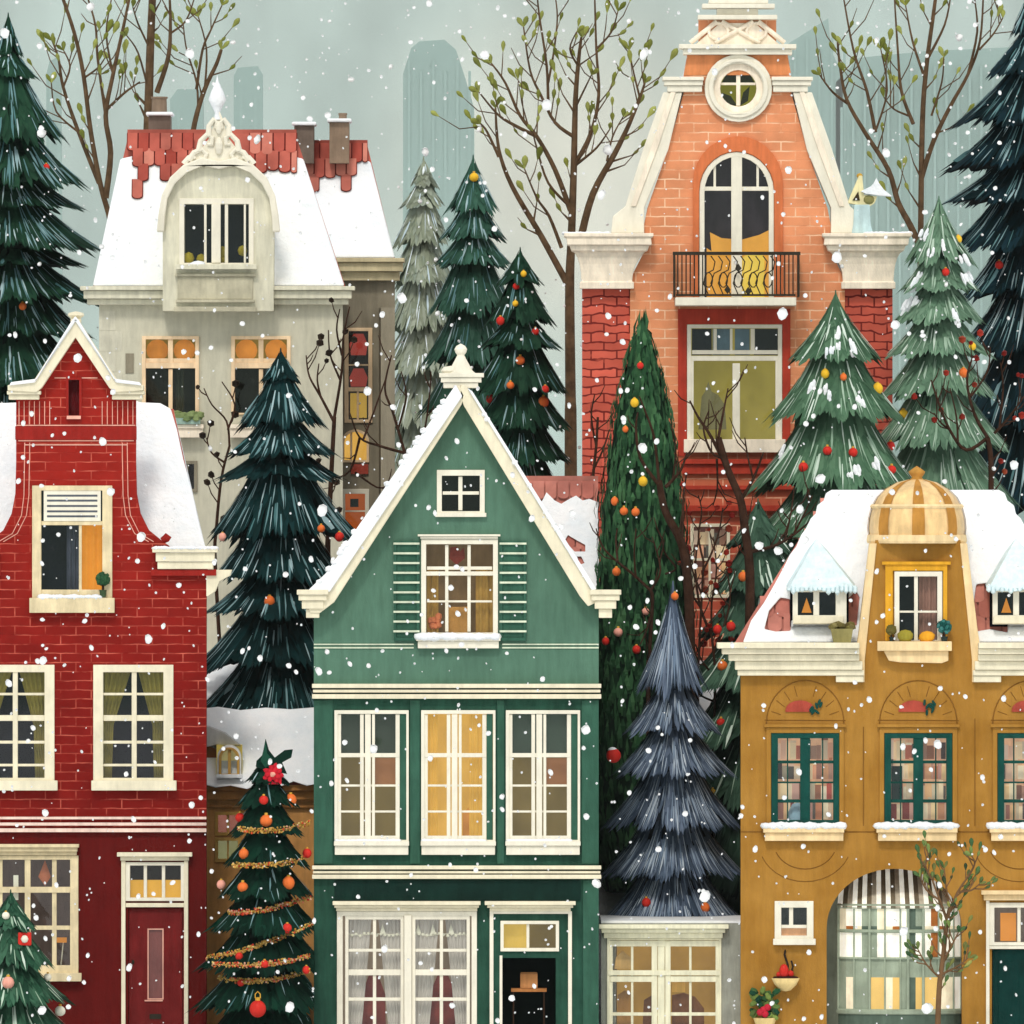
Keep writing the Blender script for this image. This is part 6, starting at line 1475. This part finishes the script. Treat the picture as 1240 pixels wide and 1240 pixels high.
# garlands wound round the christmas tree
GLD = island('garland_beads', [(176, 132, 52), (206, 166, 84), (150, 108, 44), (222, 200, 130)], rough=.4)
RB = island('garland_berries', [(188, 50, 42), (214, 90, 50), (224, 196, 170)], rough=.4)
def garlands():
    surf, P = TREES['xmas']; rnd = random.Random(4)
    L_ = [('uppermost gold garland just under the tip baubles of the christmas tree', (289, 1003), (376, 996), 5), ('gold garland in two strands below the uppermost one on the christmas tree', (282, 1046), (368, 1040), 3),
          ('short white beaded garland at mid height on the christmas tree', (276, 1104), (376, 1086), 4), ('steep gold garland climbing to the right on the christmas tree', (250, 1160), (378, 1118), 4),
          ('long red berried garland below the steep one on the christmas tree', (258, 1166), (376, 1156), 4), ('lowest gold garland above the biggest red bauble on the christmas tree', (264, 1184), (376, 1174), 6)]
    for gi, (lab, a, b, sag) in enumerate(L_):
        mb = MB(); n = int((b[0] - a[0]) * 1.1); pts = []
        for i in range(n):
            t = i / (n - 1); px = a[0] + (b[0] - a[0]) * t; py = a[1] + (b[1] - a[1]) * t + sag * math.sin(math.pi * t)
            x, y, z = surf(px, py); pts.append((x, y - .03, z))
            for j in range(2): mb.ell((x + rnd.uniform(-.02, .02), y - .05 + rnd.uniform(-.03, .03), z + rnd.uniform(-.055, .055)), rnd.uniform(.014, .027), 5, 1 if rnd.random() < (.5 if gi in (2, 4) else .18) else 0)
        mb.wtube(pts, .014, 5)
        o = mb.build('garland', [GLD, RB], loc=pts[n // 2], smooth=True); tag(o, lab, 'garland', 'garlands on the christmas tree')
garlands()

# ================================================================== plants on the sills
POTL = island('box_leaves', [(34, 66, 46), (52, 90, 58), (26, 50, 38)])
def topiary(P, px, ytop, ybot, r_, lab, dy, potm, cat='potted plant', kind='potted_plant', leaf=POTL, flower=None):
    x = P.x(px); y = P.Y + dy; k = P.k; rnd = random.Random(int(px))
    o = thing(kind, (x, y, P.z(ybot)), lab, cat)
    mb = MB(); c = P.z(ytop + r_)
    for i in range(46):
        a, b = rnd.uniform(0, 6.28), rnd.uniform(-1, 1); q = math.sqrt(1 - b * b); rr = r_ * k * .8
        mb.ell((x + rr * q * math.cos(a), y + rr * .7 * q * math.sin(a), c + rr * b), (.045, .03, .06), 6, rot=rnd.uniform(-1, 1))
    mb.ell((x, y, c), (r_ * k * .75, r_ * k * .55, r_ * k * .75), 10); mb.build('foliage', leaf, o)
    zb = P.z(ybot); zt = P.z(ybot - (ybot - ytop - 2 * r_) * .62)
    m = MB(); m.lathe(x, y, [(0, zb), (r_ * k * .42, zb), (r_ * k * .55, zt), (r_ * k * .45, zt), (0, zt - .01)], 12); m.build('pot', potm, o, smooth=False)
    m = MB(); m.wtube([(x, y, zt - .03), (x, y, c)], .025, 6); m.build('stem', DARKBARK, o)
    if flower:
        m = MB()
        for i in range(7): m.ell((x + rnd.uniform(-.6, .6) * r_ * k, y - r_ * k * .6, c + rnd.uniform(-.5, .6) * r_ * k), .05, 7)
        m.build('flower', flower, o, smooth=True)
    return o
TERR = paint('clay_pot', (150, 92, 60), var=.15)
topiary(Plane(1.2), 125, 693, 723, 8, 'round clipped box bush in a pot on the loft window sill of the red house', -.14, paint('green_pot', (60, 80, 56)))
topiary(Plane(.3), 1143, 751, 776, 8, 'teal leaved bush in a dark pot on the right of the tower window sill', -.22, paint('dark_pot', (44, 54, 50)), leaf=island('teal_leaves', [(16, 62, 58), (30, 90, 84), (70, 130, 126), (14, 44, 42)]))
topiary(Plane(.3), 1079, 758, 776, 5, 'small brown green plant on the left of the tower window sill', -.2, paint('dark_pot', (0, 0, 0)), leaf=island('brown_leaves', [(88, 86, 44), (110, 96, 50)]))
P = Plane(.3)
o = tag(MB(P).ell((P.x(1096), P.Y - .2, P.z(770)), (.17, .1, .13), 10, jit=.08).build('gourd', paint('olive_gourd', (150, 138, 52)), loc=(P.x(1096), P.Y - .2, P.z(776)), smooth=True), 'olive green gourd on the tower window sill of the ochre house', 'gourd')
o = tag(MB(P).ell((P.x(1122), P.Y - .2, P.z(771)), (.17, .1, .12), 10, jit=.08).build('gourd', paint('orange_gourd', (226, 158, 44)), loc=(P.x(1122), P.Y - .2, P.z(776)), smooth=True), 'orange gourd beside the teal bush on the tower window sill', 'gourd')
Q = Plane(.62)
for px, lab in ((1019, 'olive planter at the right foot of the left icy roof window'),):
    o = thing('planter', (Q.x(px), Q.Y - .5, Q.z(779)), lab, 'planter')
    m = MB(Q); m.poly([(px - 14, 761), (px + 13, 761), (px + 10, 780), (px - 10, 780)], -.62, -.3); m.build('tub', paint('olive_tub', (140, 132, 84)), o, bevel=.01)
    m = MB(Q)
    for i in range(20): m.ell((Q.x(px + random.uniform(-13, 12)), Q.Y - .46 + random.uniform(-.1, .1), Q.z(758 + random.uniform(-3, 3))), (.09, .07, .06), 6, jit=.2)
    m.build('foliage', island('dry_leaves', [(120, 112, 60), (96, 84, 50), (140, 130, 84)]), o)
# flower boxes of the pale stone house
P = Plane(16)
for x0, x1, lab in ((204, 243, 'green flower box under the left orange lit window of the pale stone house'), (300, 352, 'green flower box under the right orange lit window, mostly behind the big fir')):
    o = thing('flower_box', (P.x((x0 + x1) / 2), P.Y - .3, P.z(514)), lab, 'flower box')
    MB(P).box(x0, 506, x1, 513.8, -.42, -.12).build('box', paint('mint_box', (150, 176, 164)), o, bevel=.01)
    m = MB(P)
    for i in range(60): m.ell((P.x(random.uniform(x0, x1)), P.Y + random.uniform(-.45, -.2), P.z(504 + random.uniform(-3, 4))), (.1, .07, .08), 6, jit=.2)
    m.build('foliage', island('sage_leaves', [(108, 124, 76), (130, 144, 96), (90, 110, 70)]), o)
# wall bowl and pot on the ochre house
P = Plane(.3)
o = thing('wall_bowl', (P.x(950), P.Y, P.z(1200)), 'cream bowl of red fruit hanging by a dark hook under the little white window', 'wall bowl')
m = MB(P); cx, cy = P.x(951), P.Y - .2
m.lathe(cx, cy, [(.0, P.z(1200)), (.10, P.z(1199)), (.22, P.z(1192)), (.29, P.z(1184)), (.26, P.z(1184)), (.0, P.z(1188))], 18, sy=.65); m.build('bowl', paint('cream_bowl', (226, 200, 140)), o, smooth=True)
m = MB(); m.lathe(cx, cy, [(.27, P.z(1185)), (.24, P.z(1182)), (.0, P.z(1180))], 16, sy=.65); m.build('soil', paint('dark_fruit', (56, 26, 22)), o)
m = MB(P); m.ell((P.x(949), cy - .05, P.z(1176)), (.10, .08, .16), 10); m.ell((P.x(957), cy - .02, P.z(1179)), (.07, .06, .08), 8); m.ell((P.x(943), cy - .02, P.z(1180)), (.06, .06, .07), 8); m.build('fruit', BC['red'], o, smooth=True)
m = MB(P); m.tube([(953, 1181, -.2), (954, 1168, -.12), (950, 1156, -.03), (951, 1150, .02)], 1.3); m.tube([(957, 1180, -.2), (960, 1170, -.18), (958, 1163, -.15)], 1.2); m.build('hook', paint('dark_metal', (44, 36, 30)), o)
o = thing('wall_planter', (P.x(925), P.Y, P.z(1245)), 'leafy red flowered plant in a cream wall pot low on the ochre house', 'planter')
m = MB(P); cx, cy = P.x(926), P.Y - .2
m.lathe(cx, cy, [(0, P.z(1252)), (.12, P.z(1251)), (.24, P.z(1232)), (.2, P.z(1232)), (0, P.z(1236))], 16, sy=.7); m.build('pot', paint('cream_bowl', (0, 0, 0)), o)
m = MB(P); rnd = random.Random(2)
for i in range(46):
    m.ell((P.x(925 + rnd.uniform(-14, 15)), cy + rnd.uniform(-.12, .1), P.z(rnd.uniform(1199, 1232))), (.10, .05, .06), 6, rot=rnd.uniform(-1.4, 1.4))
m.build('foliage', island('wall_leaves', [(26, 62, 46), (40, 82, 52), (120, 140, 70), (18, 44, 36)]), o)
m = MB(P)
for dx, dy in ((0, 0), (5, -3), (-4, 3), (2, 5)): m.ell((P.x(924 + dx), cy - .15, P.z(1222 + dy)), .075, 8)
m.build('flower', paint('crimson_flower', (186, 40, 58)), o, smooth=True)
# ================================================================== far towers in the mist
def towers():
    Y = 9600; P = Plane(Y)
    T = paint('tower_concrete', (138, 164, 158), var=.12, scale=.004, bmp=0)  # haze mixed into the concrete colour, paler and greener
    spec = [([(56, 90), (60, 74), (68, 70), (74, 80), (76, 700), (56, 700)], 'faint narrow tower in the mist behind the leaning tree at far left'),
            ([(206, 120), (215, 108), (240, 108), (246, 122), (246, 700), (206, 700)], 'low misty tower block behind the crest of the arched dormer'),
            ([(283, 92), (288, 82), (312, 80), (318, 90), (318, 700), (283, 700)], 'square topped misty tower above the red tiles right of the dormer'),
            ([(488, 90), (498, 58), (508, 50), (538, 48), (552, 60), (562, 90), (574, 130), (576, 700), (488, 700)], 'widest misty tower with sloping shoulders above the faded olive fir'),
            ([(940, 62), (975, 40), (1003, 22), (1006, 60), (1020, 90), (1030, 700), (940, 700)], 'slanted roof misty tower touching the top of the salmon gable'),
            ([(1012, 100), (1040, 70), (1120, 62), (1250, 56), (1280, 700), (1012, 700)], 'broad grey mass of a misty tower behind the right budding tree')]
    for pts, lab in spec:
        x0 = min(q[0] for q in pts); x1 = max(q[0] for q in pts); ym = min(q[1] for q in pts)
        o = thing('tower', (P.x((x0 + x1) / 2), Y, -1), lab, 'tower')
        w = (x1 - x0) * P.k
        pts = [(x, y if y < 690 else 620 + (CZ + 1) / P.k) for x, y in pts]
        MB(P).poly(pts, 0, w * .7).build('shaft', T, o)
        mb = MB(P); n = max(2, int((x1 - x0) / 14))
        for i in range(n):
            x = x0 + (x1 - x0) * (i + .5) / n
            yt = ym + 24 + 14 * (i % 2) + (50 if x1 - x0 > 150 and x < 1040 else 0)
            mb.box(x - 1.6, yt, x + 1.6, 640, -w * .02, w * .004)
        mb.build('pilaster', paint('tower_rib', (143, 169, 163), var=.1, scale=.004, bmp=0), o)  # ribs carry the same haze in their colour
towers()
# ================================================================== falling snow: clumps drifting through the air over the street and the rise
def snowfall():
    rnd = random.Random(11); mb = MB()
    for i in range(2900):
        Y = rnd.uniform(-90, -2.6) if rnd.random() < .72 else rnd.uniform(9.0, 24)
        f = (D + Y) / D; x = rnd.uniform(-11.2, 11.2) * f; z = CZ + rnd.uniform(-10.8, 10.8) * f
        if z < H(Y) + .3: continue
        u = rnd.random(); r = (.012 + .018 * rnd.random()) if u < .74 else (.03 + .03 * rnd.random()) if u < .965 else rnd.uniform(.06, .11)
        r *= f
        mb.ell((x, Y, z), (r * rnd.uniform(.75, 1.1), r, r * rnd.uniform(.8, 1.3)), 6 if r < .03 else 8, rot=rnd.uniform(-.6, .6), jit=.15)
    m, nt, b, L = base('snowflake'); b.inputs['Base Color'].default_value = (.93, .93, .92, 1); b.inputs['Roughness'].default_value = .8
    b.inputs['Subsurface Weight'].default_value = 0
    o = mb.build('falling_snow', m, smooth=True, fix=False); tag(o, kind='stuff')
snowfall()
# ================================================================== air
def haze():
    mb = MB(); mb.wbox(-3200, 3200, -262, 12800, -2.5, 560)
    m = bpy.data.materials.new('haze'); m.use_nodes = True; nt = m.node_tree; nt.nodes.remove(nt.nodes['Principled BSDF'])
    v = nt.nodes.new('ShaderNodeVolumePrincipled'); v.inputs['Color'].default_value = (.90, .985, .945, 1); v.inputs['Density'].default_value = HAZE
    nt.links.new(v.outputs[0], nt.nodes['Material Output'].inputs['Volume'])
    tag(mb.build('haze', m), kind='stuff')
HAZE = .00004
haze()
